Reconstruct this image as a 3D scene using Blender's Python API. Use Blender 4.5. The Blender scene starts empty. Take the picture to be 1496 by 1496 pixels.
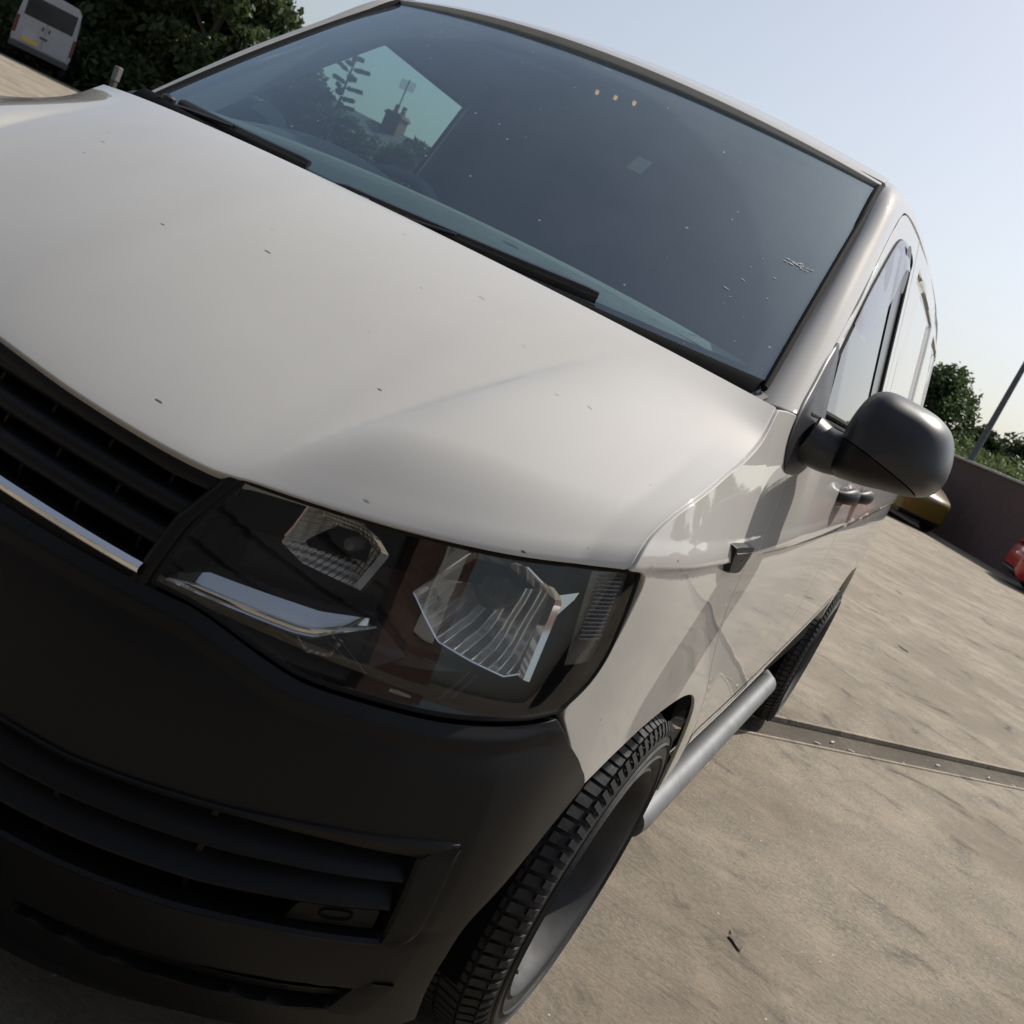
import bpy, math, random
import numpy as np
from mathutils import Vector, Matrix
random.seed(7); rng = np.random.default_rng(7)
scene = bpy.context.scene
R = math.radians

# ------------------------------------------------------------------ camera
def camera():
    yaw, pitch, roll = R(-20.49834), R(-11.30006), R(-25.67104)
    f = Vector((math.sin(yaw)*math.cos(pitch), math.cos(yaw)*math.cos(pitch), math.sin(pitch)))
    r = Vector((math.cos(yaw), -math.sin(yaw), 0)); d = f.cross(r)
    c, s = math.cos(roll), math.sin(roll)
    rt = c*r + s*d; dn = -s*r + c*d
    cd = bpy.data.cameras.new('camera'); co = bpy.data.objects.new('camera', cd)
    scene.collection.objects.link(co)
    m = Matrix.Identity(4)
    for i in range(3):
        m[i][0] = rt[i]; m[i][1] = -dn[i]; m[i][2] = -f[i]
    m[0][3], m[1][3], m[2][3] = 1.18939, -.91883, 1.29230
    co.matrix_world = m
    cd.sensor_width = 36; cd.lens = 36*1523.276/1496
    cd.clip_start = .02; cd.clip_end = 3000
    cd.dof.use_dof = True; cd.dof.focus_distance = 1.75; cd.dof.aperture_fstop = 15
    scene.camera = co
camera()

# ------------------------------------------------------------------ sky, sun, exposure
SUN_EL, SUN_AZ = R(50), R(25)          # azimuth from +Y towards +X
w = bpy.data.worlds.new('World'); scene.world = w; w.use_nodes = True
nt = w.node_tree; bg = nt.nodes['Background']
sky = nt.nodes.new('ShaderNodeTexSky'); sky.sky_type = 'NISHITA'; sky.sun_disc = False
sky.sun_elevation = SUN_EL; sky.sun_rotation = SUN_AZ
sky.altitude = 0; sky.air_density = 1.0; sky.dust_density = 2.6; sky.ozone_density = 1.0
hs_ = nt.nodes.new('ShaderNodeHueSaturation'); hs_.inputs['Saturation'].default_value = .64
nt.links.new(sky.outputs[0], hs_.inputs['Color']); nt.links.new(hs_.outputs[0], bg.inputs[0]); bg.inputs[1].default_value = .125
sl = bpy.data.lights.new('sun', 'SUN'); so = bpy.data.objects.new('sun', sl)
scene.collection.objects.link(so)
sl.energy = 4.9; sl.angle = R(.5); sl.color = (1, .95, .87)
sd = Vector((math.sin(SUN_AZ)*math.cos(SUN_EL), math.cos(SUN_AZ)*math.cos(SUN_EL), math.sin(SUN_EL)))
so.rotation_euler = sd.to_track_quat('Z', 'Y').to_euler(); so.location = (8, 30, 50)
scene.view_settings.view_transform = 'Standard'; scene.view_settings.look = 'None'
scene.view_settings.exposure = 0; scene.view_settings.gamma = 1
scene.render.engine = 'CYCLES'
scene.cycles.max_bounces = 12; scene.cycles.transparent_max_bounces = 24; scene.cycles.glossy_bounces = 6

# ------------------------------------------------------------------ materials
def nodes(name):
    m = bpy.data.materials.new(name); m.use_nodes = True
    return m, m.node_tree, m.node_tree.nodes['Principled BSDF']
def N_(nt, t, **kw):
    n = nt.nodes.new(t)
    for k, v in kw.items():
        if isinstance(k, str) and hasattr(n, k): setattr(n, k, v)
    return n
def noise(nt, scale, detail=4, rough=.55, vec=None, dist=0):
    n = nt.nodes.new('ShaderNodeTexNoise'); n.inputs['Scale'].default_value = scale
    n.inputs['Detail'].default_value = detail; n.inputs['Roughness'].default_value = rough
    n.inputs['Distortion'].default_value = dist
    if vec is not None: nt.links.new(vec, n.inputs['Vector'])
    return n
def ramp(nt, src, stops):
    n = nt.nodes.new('ShaderNodeValToRGB'); cr = n.color_ramp
    while len(cr.elements) < len(stops): cr.elements.new(.5)
    for e, (p, c) in zip(cr.elements, stops):
        e.position = p; e.color = (c, c, c, 1) if not hasattr(c, '__len__') else tuple(c)+(1,)
    nt.links.new(src, n.inputs[0]); return n.outputs[0]
def mix(nt, f, a, b, t='MIX'):
    n = nt.nodes.new('ShaderNodeMix'); n.data_type = 'RGBA'; n.blend_type = t
    for i, s in ((0, f), (6, a), (7, b)):
        if hasattr(s, 'is_linked'): nt.links.new(s, n.inputs[i])
        elif i == 0: n.inputs[0].default_value = s
        else: n.inputs[i].default_value = tuple(s)+(1,)
    return n.outputs[2]
def coord(nt, scale=(1, 1, 1), rotz=0, out='Object'):
    tc = nt.nodes.new('ShaderNodeTexCoord'); mp = nt.nodes.new('ShaderNodeMapping')
    mp.inputs['Scale'].default_value = scale; mp.inputs['Rotation'].default_value[2] = rotz
    nt.links.new(tc.outputs[out], mp.inputs['Vector']); return mp.outputs[0]
def bump(nt, p, h, strength, dist=.01):
    b = nt.nodes.new('ShaderNodeBump'); b.inputs['Strength'].default_value = strength
    b.inputs['Distance'].default_value = dist
    nt.links.new(h, b.inputs['Height']); nt.links.new(b.outputs[0], p.inputs['Normal']); return b
def simple(name, col, rough=.5, metal=0, var=0, vscale=8, bmp=0, bscale=200, coat=0, spec=.5, coatrough=.03):
    m, t, p = nodes(name)
    p.inputs['Base Color'].default_value = tuple(col)+(1,); p.inputs['Roughness'].default_value = rough
    p.inputs['Metallic'].default_value = metal; p.inputs['Specular IOR Level'].default_value = spec
    p.inputs['Coat Weight'].default_value = coat; p.inputs['Coat Roughness'].default_value = coatrough
    if var:
        n = noise(t, vscale, 5, .6, coord(t))
        lo = tuple(c*(1-var) for c in col); hi = tuple(min(1, c*(1+var)) for c in col)
        t.links.new(ramp(t, n.outputs[0], [(.3, lo), (.7, hi)]), p.inputs['Base Color'])
        t.links.new(ramp(t, n.outputs[0], [(.3, min(1, rough*1.15)), (.7, rough*.85)]), p.inputs['Roughness'])
    if bmp: bump(t, p, noise(t, bscale, 3, .5, coord(t)).outputs[0], bmp, .002)
    return m

def paint_mat():
    m, t, p = nodes('white_paint')
    v = coord(t)
    n1 = noise(t, 3, 6, .6, v)
    c = ramp(t, n1.outputs[0], [(.25, (.465, .452, .424)), (.75, (.505, .492, .462))])
    # bug marks and grit on the nose: small stretched dark flecks
    v2 = coord(t, (.75, 1.9, 2.8), R(20))
    vo = t.nodes.new('ShaderNodeTexVoronoi'); vo.inputs['Scale'].default_value = 17; t.links.new(v2, vo.inputs['Vector'])
    n2 = noise(t, 60, 3, .7, v)
    ad = t.nodes.new('ShaderNodeMath'); ad.operation = 'MULTIPLY_ADD'; t.links.new(n2.outputs[0], ad.inputs[0])
    ad.inputs[1].default_value = .14; t.links.new(vo.outputs['Distance'], ad.inputs[2])
    fl = ramp(t, ad.outputs[0], [(.150, 1), (.168, 0)])
    # only some cells carry a fleck
    sep = t.nodes.new('ShaderNodeSeparateColor'); t.links.new(vo.outputs['Color'], sep.inputs[0])
    rare = ramp(t, sep.outputs[0], [(.80, 0), (.84, 1)])
    tc = t.nodes.new('ShaderNodeTexCoord'); sx = t.nodes.new('ShaderNodeSeparateXYZ'); t.links.new(tc.outputs['Object'], sx.inputs[0])
    zone = ramp(t, sx.outputs[1], [(.34, .9), (.75, .12)])
    mu = t.nodes.new('ShaderNodeMath'); mu.operation = 'MULTIPLY'; t.links.new(fl, mu.inputs[0]); t.links.new(rare, mu.inputs[1])
    mu2 = t.nodes.new('ShaderNodeMath'); mu2.operation = 'MULTIPLY'; t.links.new(mu.outputs[0], mu2.inputs[0]); t.links.new(zone, mu2.inputs[1])
    c = mix(t, mu2.outputs[0], c, (.05, .035, .025))
    t.links.new(c, p.inputs['Base Color'])
    p.inputs['Roughness'].default_value = .5; p.inputs['Specular IOR Level'].default_value = 0
    p.inputs['Coat Weight'].default_value = 1.0; p.inputs['Coat IOR'].default_value = 1.58
    cr_ = ramp(t, noise(t, 7, 6, .7, v).outputs[0], [(.35, .012), (.75, .045)])
    t.links.new(cr_, p.inputs['Coat Roughness'])
    return m

def thin_glass(name, tint, dust=.03, f0=.05, rough=0.0, spots=False, dustcol=(.55, .56, .55), refl=(1, 1, 1)):
    m = bpy.data.materials.new(name); m.use_nodes = True; t = m.node_tree
    t.nodes.remove(t.nodes['Principled BSDF']); out = t.nodes['Material Output']
    tr = t.nodes.new('ShaderNodeBsdfTransparent'); tr.inputs[0].default_value = tuple(tint)+(1,)
    gl = t.nodes.new('ShaderNodeBsdfGlossy'); gl.inputs['Roughness'].default_value = rough; gl.inputs[0].default_value = tuple(refl)+(1,)
    lw = t.nodes.new('ShaderNodeLayerWeight'); lw.inputs[0].default_value = .5
    pw = t.nodes.new('ShaderNodeMath'); pw.operation = 'POWER'; pw.inputs[1].default_value = 5; t.links.new(lw.outputs['Facing'], pw.inputs[0])
    ma = t.nodes.new('ShaderNodeMath'); ma.operation = 'MULTIPLY_ADD'; ma.inputs[1].default_value = 1-f0; ma.inputs[2].default_value = f0
    t.links.new(pw.outputs[0], ma.inputs[0])
    mx = t.nodes.new('ShaderNodeMixShader'); t.links.new(ma.outputs[0], mx.inputs[0]); t.links.new(tr.outputs[0], mx.inputs[1]); t.links.new(gl.outputs[0], mx.inputs[2])
    last = mx.outputs[0]
    if dust:
        df = t.nodes.new('ShaderNodeBsdfDiffuse'); df.inputs[0].default_value = tuple(dustcol)+(1,)
        v = coord(t)
        n = noise(t, 5, 6, .65, v)
        f = ramp(t, n.outputs[0], [(.3, dust*.6), (.75, dust*1.5)])
        if spots:
            tcw = t.nodes.new('ShaderNodeTexCoord'); vdist = t.nodes.new('ShaderNodeVectorMath'); vdist.operation = 'DISTANCE'
            t.links.new(tcw.outputs['Object'], vdist.inputs[0]); vdist.inputs[1].default_value = (.0, .84, 1.29)
            arc = ramp(t, vdist.outputs['Value'], [(.775, .55), (.80, 1.0)])
            mw_ = t.nodes.new('ShaderNodeMath'); mw_.operation = 'MULTIPLY'; t.links.new(f, mw_.inputs[0]); t.links.new(arc, mw_.inputs[1]); f = mw_.outputs[0]
            vo = t.nodes.new('ShaderNodeTexVoronoi'); vo.inputs['Scale'].default_value = 34; t.links.new(v, vo.inputs['Vector'])
            n3 = noise(t, 130, 3, .7, v)
            ad = t.nodes.new('ShaderNodeMath'); ad.operation = 'MULTIPLY_ADD'; ad.inputs[1].default_value = .25
            t.links.new(n3.outputs[0], ad.inputs[0]); t.links.new(vo.outputs['Distance'], ad.inputs[2])
            sp = ramp(t, ad.outputs[0], [(.19, .55), (.22, 0)])
            sep = t.nodes.new('ShaderNodeSeparateColor'); t.links.new(vo.outputs['Color'], sep.inputs[0])
            rr = ramp(t, sep.outputs[1], [(.78, 0), (.82, 1)])
            m1 = t.nodes.new('ShaderNodeMath'); m1.operation = 'MULTIPLY'; t.links.new(sp, m1.inputs[0]); t.links.new(rr, m1.inputs[1])
            m2 = t.nodes.new('ShaderNodeMath'); m2.operation = 'ADD'; t.links.new(f, m2.inputs[0]); t.links.new(m1.outputs[0], m2.inputs[1])
            f = m2.outputs[0]
        m3 = t.nodes.new('ShaderNodeMixShader'); t.links.new(f, m3.inputs[0]); t.links.new(last, m3.inputs[1]); t.links.new(df.outputs[0], m3.inputs[2]); last = m3.outputs[0]
    t.links.new(last, out.inputs[0]); return m

def concrete_mat(name='concrete', dark=.81):
    m, t, p = nodes(name)
    v = coord(t)
    big = noise(t, .55, 5, .6, v); med = noise(t, 4.5, 9, .7, v, .3); fine = noise(t, 62, 7, .8, v)
    c = ramp(t, big.outputs[0], [(.3, (.315*dark, .258*dark, .188*dark)), (.7, (.43*dark, .357*dark, .268*dark))])
    c = mix(t, ramp(t, med.outputs[0], [(.36, .8), (.60, 0)]), c, (.17*dark, .163*dark, .13*dark))
    c = mix(t, ramp(t, fine.outputs[0], [(.45, .0), (.70, .9)]), c, (.46*dark, .41*dark, .34*dark))
    c = mix(t, ramp(t, fine.outputs[0], [(.28, .95), (.45, 0)]), c, (.13*dark, .115*dark, .095*dark))
    # brushed finish: streaks along one direction
    vb = coord(t, (1.3, 95, 1), R(44.6)); st = noise(t, 1.0, 5, .7, vb, .3)
    vb2 = coord(t, (.8, 11, 1), R(44.6)); st2 = noise(t, 1.0, 4, .6, vb2, .5)
    c = mix(t, ramp(t, st.outputs[0], [(.30, .42), (.50, 0)]), c, (.15*dark, .13*dark, .105*dark))
    c = mix(t, ramp(t, st2.outputs[0], [(.32, .20), (.46, 0)]), c, (.2*dark, .175*dark, .145*dark))
    # oil and dirt patches
    vd = coord(t, (1, 1.35, 1), R(40)); dp = noise(t, 2.3, 10, .74, vd, .7)
    broad = noise(t, .9, 6, .6, v, .8); c = mix(t, ramp(t, broad.outputs[0], [(.40, .55), (.56, 0)]), c, (.20*dark, .165*dark, .125*dark))
    c = mix(t, ramp(t, dp.outputs[0], [(.55, 0), (.66, .8)]), c, (.075, .065, .055))
    # pale grit and dark crumbs
    vo = t.nodes.new('ShaderNodeTexVoronoi'); vo.inputs['Scale'].default_value = 38; t.links.new(v, vo.inputs['Vector'])
    sep = t.nodes.new('ShaderNodeSeparateColor'); t.links.new(vo.outputs['Color'], sep.inputs[0])
    def grit(lo, hi, d0):
        m1 = t.nodes.new('ShaderNodeMath'); m1.operation = 'MULTIPLY'
        t.links.new(ramp(t, vo.outputs['Distance'], [(d0, 1), (d0+.03, 0)]), m1.inputs[0])
        t.links.new(ramp(t, sep.outputs[0], [(lo, 0), (hi, 1)]), m1.inputs[1]); return m1.outputs[0]
    c = mix(t, grit(.93, .95, .10), c, (.6, .56, .5))
    t.links.new(c, p.inputs['Base Color']); p.inputs['Roughness'].default_value = .88
    p.inputs['Specular IOR Level'].default_value = .25
    h = t.nodes.new('ShaderNodeMath'); h.operation = 'MULTIPLY_ADD'; h.inputs[1].default_value = .35
    t.links.new(st.outputs[0], h.inputs[0]); t.links.new(fine.outputs[0], h.inputs[2])
    h2 = t.nodes.new('ShaderNodeMath'); h2.operation = 'MULTIPLY_ADD'; h2.inputs[1].default_value = 1.2
    t.links.new(med.outputs[0], h2.inputs[0]); t.links.new(h.outputs[0], h2.inputs[2])
    bump(t, p, h2.outputs[0], 1.0, .008)
    return m

def brick_mat(name, c1, c2, mortar, scale=1, rot=False):
    m, t, p = nodes(name)
    tc = t.nodes.new('ShaderNodeTexCoord'); b = t.nodes.new('ShaderNodeTexBrick')
    mp = t.nodes.new('ShaderNodeMapping'); mp.inputs['Rotation'].default_value = (R(90), 0, 0)
    t.links.new(tc.outputs['Object'], mp.inputs['Vector']); t.links.new(mp.outputs[0], b.inputs['Vector'])
    b.inputs['Scale'].default_value = scale; b.inputs['Brick Width'].default_value = .225; b.inputs['Row Height'].default_value = .075
    b.inputs['Mortar Size'].default_value = .006
    b.inputs['Color1'].default_value = tuple(c1)+(1,); b.inputs['Color2'].default_value = tuple(c2)+(1,); b.inputs['Mortar'].default_value = tuple(mortar)+(1,)
    n = noise(t, 2, 5, .6, tc.outputs['Object'])
    c = mix(t, ramp(t, n.outputs[0], [(.3, .35), (.65, 0)]), b.outputs[0], tuple(x*.55 for x in c1))
    t.links.new(c, p.inputs['Base Color']); p.inputs['Roughness'].default_value = .9
    bump(t, p, b.outputs['Fac'], -.6, .01); return m

def leaf_mat(name, c1, c2):
    m = bpy.data.materials.new(name); m.use_nodes = True; t = m.node_tree; p = t.nodes['Principled BSDF']
    n = noise(t, .9, 3, .6, coord(t)); n2 = noise(t, 9, 2, .5, coord(t))
    ad = t.nodes.new('ShaderNodeMath'); ad.operation = 'MULTIPLY_ADD'; ad.inputs[1].default_value = .6
    t.links.new(n2.outputs[0], ad.inputs[0]); t.links.new(n.outputs[0], ad.inputs[2])
    c = ramp(t, ad.outputs[0], [(.6, c1), (1.0, c2)])
    t.links.new(c, p.inputs['Base Color']); p.inputs['Roughness'].default_value = .55; p.inputs['Specular IOR Level'].default_value = .3
    tl = t.nodes.new('ShaderNodeBsdfTranslucent'); t.links.new(c, tl.inputs[0])
    mx = t.nodes.new('ShaderNodeMixShader'); mx.inputs[0].default_value = .35
    t.links.new(p.outputs[0], mx.inputs[1]); t.links.new(tl.outputs[0], mx.inputs[2]); t.links.new(mx.outputs[0], t.nodes['Material Output'].inputs[0])
    return m

def facet_mat(name, kind):
    m, t, p = nodes(name)
    p.inputs['Metallic'].default_value = 1; p.inputs['Base Color'].default_value = (.85, .84, .82, 1); p.inputs['Roughness'].default_value = .22 if kind == 'grid' else .1
    w1 = t.nodes.new('ShaderNodeTexWave'); w1.wave_type = 'BANDS'; w1.bands_direction = 'Z'
    w2 = t.nodes.new('ShaderNodeTexWave'); w2.wave_type = 'BANDS'; w2.bands_direction = 'X'
    tc = t.nodes.new('ShaderNodeTexCoord')
    if kind == 'grid': p.inputs['Metallic'].default_value = .35; p.inputs['Base Color'].default_value = (.62, .60, .56, 1); p.inputs['Roughness'].default_value = .3
    if kind == 'flute': p.inputs['Metallic'].default_value = .75; p.inputs['Roughness'].default_value = .16
    s1, s2, di = ((44, 40, .0), (.6, 15, 1.2), (0, 90, 0))[('grid', 'flute', 'rib').index(kind)]
    for w_, s in ((w1, s1), (w2, s2)):
        t.links.new(tc.outputs['Object'], w_.inputs['Vector']); w_.inputs['Scale'].default_value = s; w_.inputs['Distortion'].default_value = di
    ad = t.nodes.new('ShaderNodeMath'); ad.operation = 'ADD'
    t.links.new(w1.outputs['Fac'], ad.inputs[0]); t.links.new(w2.outputs['Fac'], ad.inputs[1])
    bump(t, p, ad.outputs[0], 1, .004 if kind != 'flute' else .012); return m

PAINT = paint_mat()
def plastic_mat():
    m, t, p = nodes('black_plastic')
    v = coord(t); n = noise(t, 4, 6, .6, v)
    t.links.new(ramp(t, n.outputs[0], [(.3, (.0055, .0055, .006)), (.75, (.0095, .0095, .0095))]), p.inputs['Base Color'])
    t.links.new(ramp(t, n.outputs[0], [(.3, .40), (.75, .50)]), p.inputs['Roughness'])
    p.inputs['Specular IOR Level'].default_value = .24
    bump(t, p, noise(t, 900, 2, .5, v).outputs[0], .12, .001); return m
BLACK = plastic_mat()
SATIN = simple('satin_black_plastic', (.020, .022, .027), .40, var=.25, bmp=.08, bscale=900)
DARK = simple('dark_inner', (.006, .006, .006), 1, spec=.05)
GLOSSB = simple('gloss_black', (.012, .012, .013), .22)
CHROME = simple('chrome', (.78, .79, .80), .06, 1)
CHROME2 = simple('satin_chrome', (.82, .83, .84), .09, .95)
RUBBER = simple('rubber', (.013, .013, .0135), .72, var=.4, vscale=14, bmp=.3, bscale=120)
SEAL = simple('seal_rubber', (.014, .014, .015), .85, spec=.15)
STEEL = simple('brushed_steel', (.15, .155, .16), .5, .3, var=.2, vscale=12)
RIM = simple('rim_grey', (.035, .035, .036), .65, .1, var=.3)
WSG = thin_glass('windscreen_glass', (.66, .82, .82), dust=.085, f0=.20, spots=True, refl=(.74, .90, 1.0), dustcol=(.50, .56, .62))
SIDEG = thin_glass('side_glass', (.60, .76, .71), dust=.012, f0=.11)
LENS = thin_glass('lamp_lens', (.86, .87, .86), dust=.010, f0=.05, dustcol=(.4, .4, .38))
RIBLENS = thin_glass('ribbed_lens', (.5, .5, .5), dust=.12, f0=.10, rough=.15)
SMOKE = thin_glass('smoked_acrylic', (.38, .38, .42), dust=.12, f0=.08, dustcol=(.4, .42, .5))
GRID = facet_mat('grid_reflector', 'grid'); FLUTE = facet_mat('fluted_reflector', 'flute'); RIB = facet_mat('ribbed_chrome', 'rib')
MIRG = simple('mirror_glass', (.85, .87, .88), .02, 1)
TRIM = simple('cabin_trim', (.15, .154, .16), .75, var=.2)
LINER = simple('headliner', (.32, .32, .31), .9)
BULK = simple('bulkhead', (.12, .122, .125), .8, var=.2, vscale=2)
FABRIC = simple('seat_fabric', (.035, .036, .04), .9, var=.3, vscale=30)

# ------------------------------------------------------------------ mesh helpers
SX = 1
def cr(P, n=10):
    P = np.asarray(P, float); Q = np.vstack([2*P[0]-P[1], P, 2*P[-1]-P[-2]]); o = []
    for i in range(1, len(Q)-2):
        p0, p1, p2, p3 = Q[i-1:i+3]
        for k in range(n):
            t = k/n
            o.append(.5*(2*p1+(p2-p0)*t+(2*p0-5*p1+4*p2-p3)*t*t+(3*p1-p0-3*p2+p3)*t**3))
    o.append(P[-1]); return np.array(o)
def crc(P, n=8):
    P = np.asarray(P, float); k = len(P); o = []
    for i in range(k):
        p0, p1, p2, p3 = P[i-1], P[i], P[(i+1) % k], P[(i+2) % k]
        for j in range(n):
            t = j/n
            o.append(.5*(2*p1+(p2-p0)*t+(2*p0-5*p1+4*p2-p3)*t*t+(3*p1-p0-3*p2+p3)*t**3))
    return np.array(o)
def resamp(P, n):
    P = np.asarray(P, float); L = np.concatenate([[0], np.cumsum(np.linalg.norm(np.diff(P, axis=0), axis=1))])
    s = np.linspace(0, L[-1], n); return np.stack([np.interp(s, L, P[:, i]) for i in range(P.shape[1])], 1)
class MB:
    def __init__(s): s.v = []; s.f = []
    def add(s, V, F):
        b = len(s.v); s.v += [tuple(map(float, p)) for p in V]; s.f += [tuple(b+i for i in q) for q in F]; return s
    def grid(s, P, cu=False, cv=False):
        P = np.asarray(P); n, m = P.shape[:2]; F = []
        for i in range(n if cu else n-1):
            for j in range(m if cv else m-1):
                a, b = i, (i+1) % n; c, d = j, (j+1) % m
                F.append((a*m+c, b*m+c, b*m+d, a*m+d))
        return s.add(P.reshape(-1, 3), F)
    def box(s, a, b, bev=0):
        x0, y0, z0 = a; x1, y1, z1 = b
        if not bev:
            V = [(x, y, z) for x in (x0, x1) for y in (y0, y1) for z in (z0, z1)]
            return s.add(V, [(0, 1, 3, 2), (4, 6, 7, 5), (0, 4, 5, 1), (2, 3, 7, 6), (0, 2, 6, 4), (1, 5, 7, 3)])
        e = bev; rings = []
        for z, i in ((z0, e), (z0+e, 0), (z1-e, 0), (z1, e)):
            X0, X1, Y0, Y1 = x0+i, x1-i, y0+i, y1-i
            rings.append([(X0+e, Y0, z), (X1-e, Y0, z), (X1, Y0+e, z), (X1, Y1-e, z), (X1-e, Y1, z), (X0+e, Y1, z), (X0, Y1-e, z), (X0, Y0+e, z)])
        s.grid(np.array(rings), cv=True); b0 = len(s.v)-32
        s.f.append(tuple(b0+i for i in range(7, -1, -1))); s.f.append(tuple(b0+24+i for i in range(8))); return s
    def tube(s, P, r, seg=12, cap=True, flat=1.0, up=(0, 0, 1)):
        P = np.asarray(P, float); n = len(P); r = np.broadcast_to(np.asarray(r, float), (n,))
        T = np.gradient(P, axis=0); T /= np.linalg.norm(T, axis=1)[:, None]+1e-12
        u = np.array(up, float); rings = []
        for i in range(n):
            a = np.cross(T[i], u); la = np.linalg.norm(a)
            if la < 1e-4: a = np.cross(T[i], (1, 0, 0)); la = np.linalg.norm(a)
            a /= la; b = np.cross(a, T[i])
            th = np.linspace(0, 2*np.pi, seg, endpoint=False)
            rings.append(P[i]+r[i]*(np.cos(th)[:, None]*a+flat*np.sin(th)[:, None]*b))
        s.grid(np.array(rings), cv=True)
        if cap:
            b0 = len(s.v)-n*seg
            s.f.append(tuple(b0+i for i in range(seg-1, -1, -1))); s.f.append(tuple(b0+(n-1)*seg+i for i in range(seg)))
        return s
    def lathe(s, prof, c=(0, 0, 0), axis='x', seg=48):
        th = np.linspace(0, 2*np.pi, seg, endpoint=False); G = []
        for r, h in prof:
            a, b = r*np.cos(th), r*np.sin(th); hh = np.full(seg, h)
            q = {'x': (hh, a, b), 'y': (a, hh, b), 'z': (a, b, hh)}[axis]
            G.append(np.stack(q, 1)+np.array(c))
        return s.grid(np.array(G), cv=True)
    def prism(s, poly, d):
        poly = np.asarray(poly, float); n = len(poly); d = np.asarray(d, float)
        V = np.vstack([poly, poly+d])
        return s.add(V, [tuple(range(n-1, -1, -1)), tuple(range(n, 2*n))]+[(i, (i+1) % n, n+(i+1) % n, n+i) for i in range(n)])
    def build(s, name, mat, parent=None, ang=40, off=None):
        me = bpy.data.meshes.new(name); V = np.array(s.v)
        F = s.f
        if SX < 0: V = V*np.array([-1, 1, 1]); F = [q[::-1] for q in F]
        me.from_pydata(V.tolist(), [], F); me.materials.append(mat)
        me.shade_smooth(); me.set_sharp_from_angle(angle=R(ang)); me.update()
        o = bpy.data.objects.new(name, me); scene.collection.objects.link(o)
        if parent is not None: o.parent = parent; o.matrix_parent_inverse = parent_world(parent).inverted()
        return o
def parent_world(o):
    m = Matrix.LocRotScale(o.location, o.rotation_euler, o.scale)
    return m if o.parent is None else parent_world(o.parent) @ o.matrix_parent_inverse @ m
def tag(o, label, cat, group=None, kind=None):
    if label: o['label'] = label
    if cat: o['category'] = cat
    if group: o['group'] = group
    if kind: o['kind'] = kind
    return o
def empty(name, loc, label=None, cat=None, group=None, parent=None):
    o = bpy.data.objects.new(name, None); scene.collection.objects.link(o); o.location = loc; o.empty_display_size = .1
    if parent is not None: o.parent = parent; o.matrix_parent_inverse = parent_world(parent).inverted()
    return tag(o, label, cat, group)
def copy_tree(o, parent=None):
    c = o.copy(); scene.collection.objects.link(c)
    if parent is not None:
        mi = o.matrix_parent_inverse.copy(); c.parent = parent; c.matrix_parent_inverse = mi
    for ch in o.children: copy_tree(ch, c)
    return c
def coons(c0, c1, d0, d1, nu, nv):
    c0, c1 = resamp(c0, nu), resamp(c1, nu); d0, d1 = resamp(d0, nv), resamp(d1, nv)
    u = np.linspace(0, 1, nu)[:, None, None]; v = np.linspace(0, 1, nv)[None, :, None]
    return ((1-v)*c0[:, None]+v*c1[:, None]+(1-u)*d0[None]+u*d1[None]
            -((1-u)*(1-v)*c0[0]+u*(1-v)*c0[-1]+(1-u)*v*c1[0]+u*v*c1[-1]))
CEN = np.array([0, 2.4, .9])
def panel(mb, P, gap=.0045, lip=.014, sides='abcd', lipb=None):
    """a pressed panel: the grid, its edges drawn in by the shut gap and folded under"""
    P = np.array(P, float); n, m = P.shape[:2]
    Nn = np.cross(np.gradient(P, axis=0), np.gradient(P, axis=1)); Nn /= np.linalg.norm(Nn, axis=2)[..., None]+1e-12
    if np.sum(Nn*(P-CEN)) < 0: Nn = -Nn
    ref = np.median(Nn.reshape(-1, 3), axis=0)
    if abs(ref[0]) > .9: Nn *= np.sign(Nn[..., :1]*ref[0])+1e-9      # side panels face outwards everywhere
    def tang(k):
        a, b = {'a': (P[0], P[1]), 'b': (P[-1], P[-2]), 'c': (P[:, 0], P[:, 1]), 'd': (P[:, -1], P[:, -2])}[k]
        t = a-b; return t/(np.linalg.norm(t, axis=-1)[..., None]+1e-12)
    Tn = {k: tang(k) for k in 'abcd'}
    sl = {'a': (0, slice(None)), 'b': (-1, slice(None)), 'c': (slice(None), 0), 'd': (slice(None), -1)}
    for k in sides: P[sl[k]] -= Tn[k]*gap
    mb.grid(P)
    for k in sides:
        e, nn, t = P[sl[k]], Nn[sl[k]], Tn[k]
        l = lipb if (lipb and k == 'c') else lip
        mb.grid(np.array([e, e+t*.0010-nn*.0003, e+t*.0018-nn*.0010, e+t*.0021-nn*.0022, e+t*.0021-nn*l]))
    return mb
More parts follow.
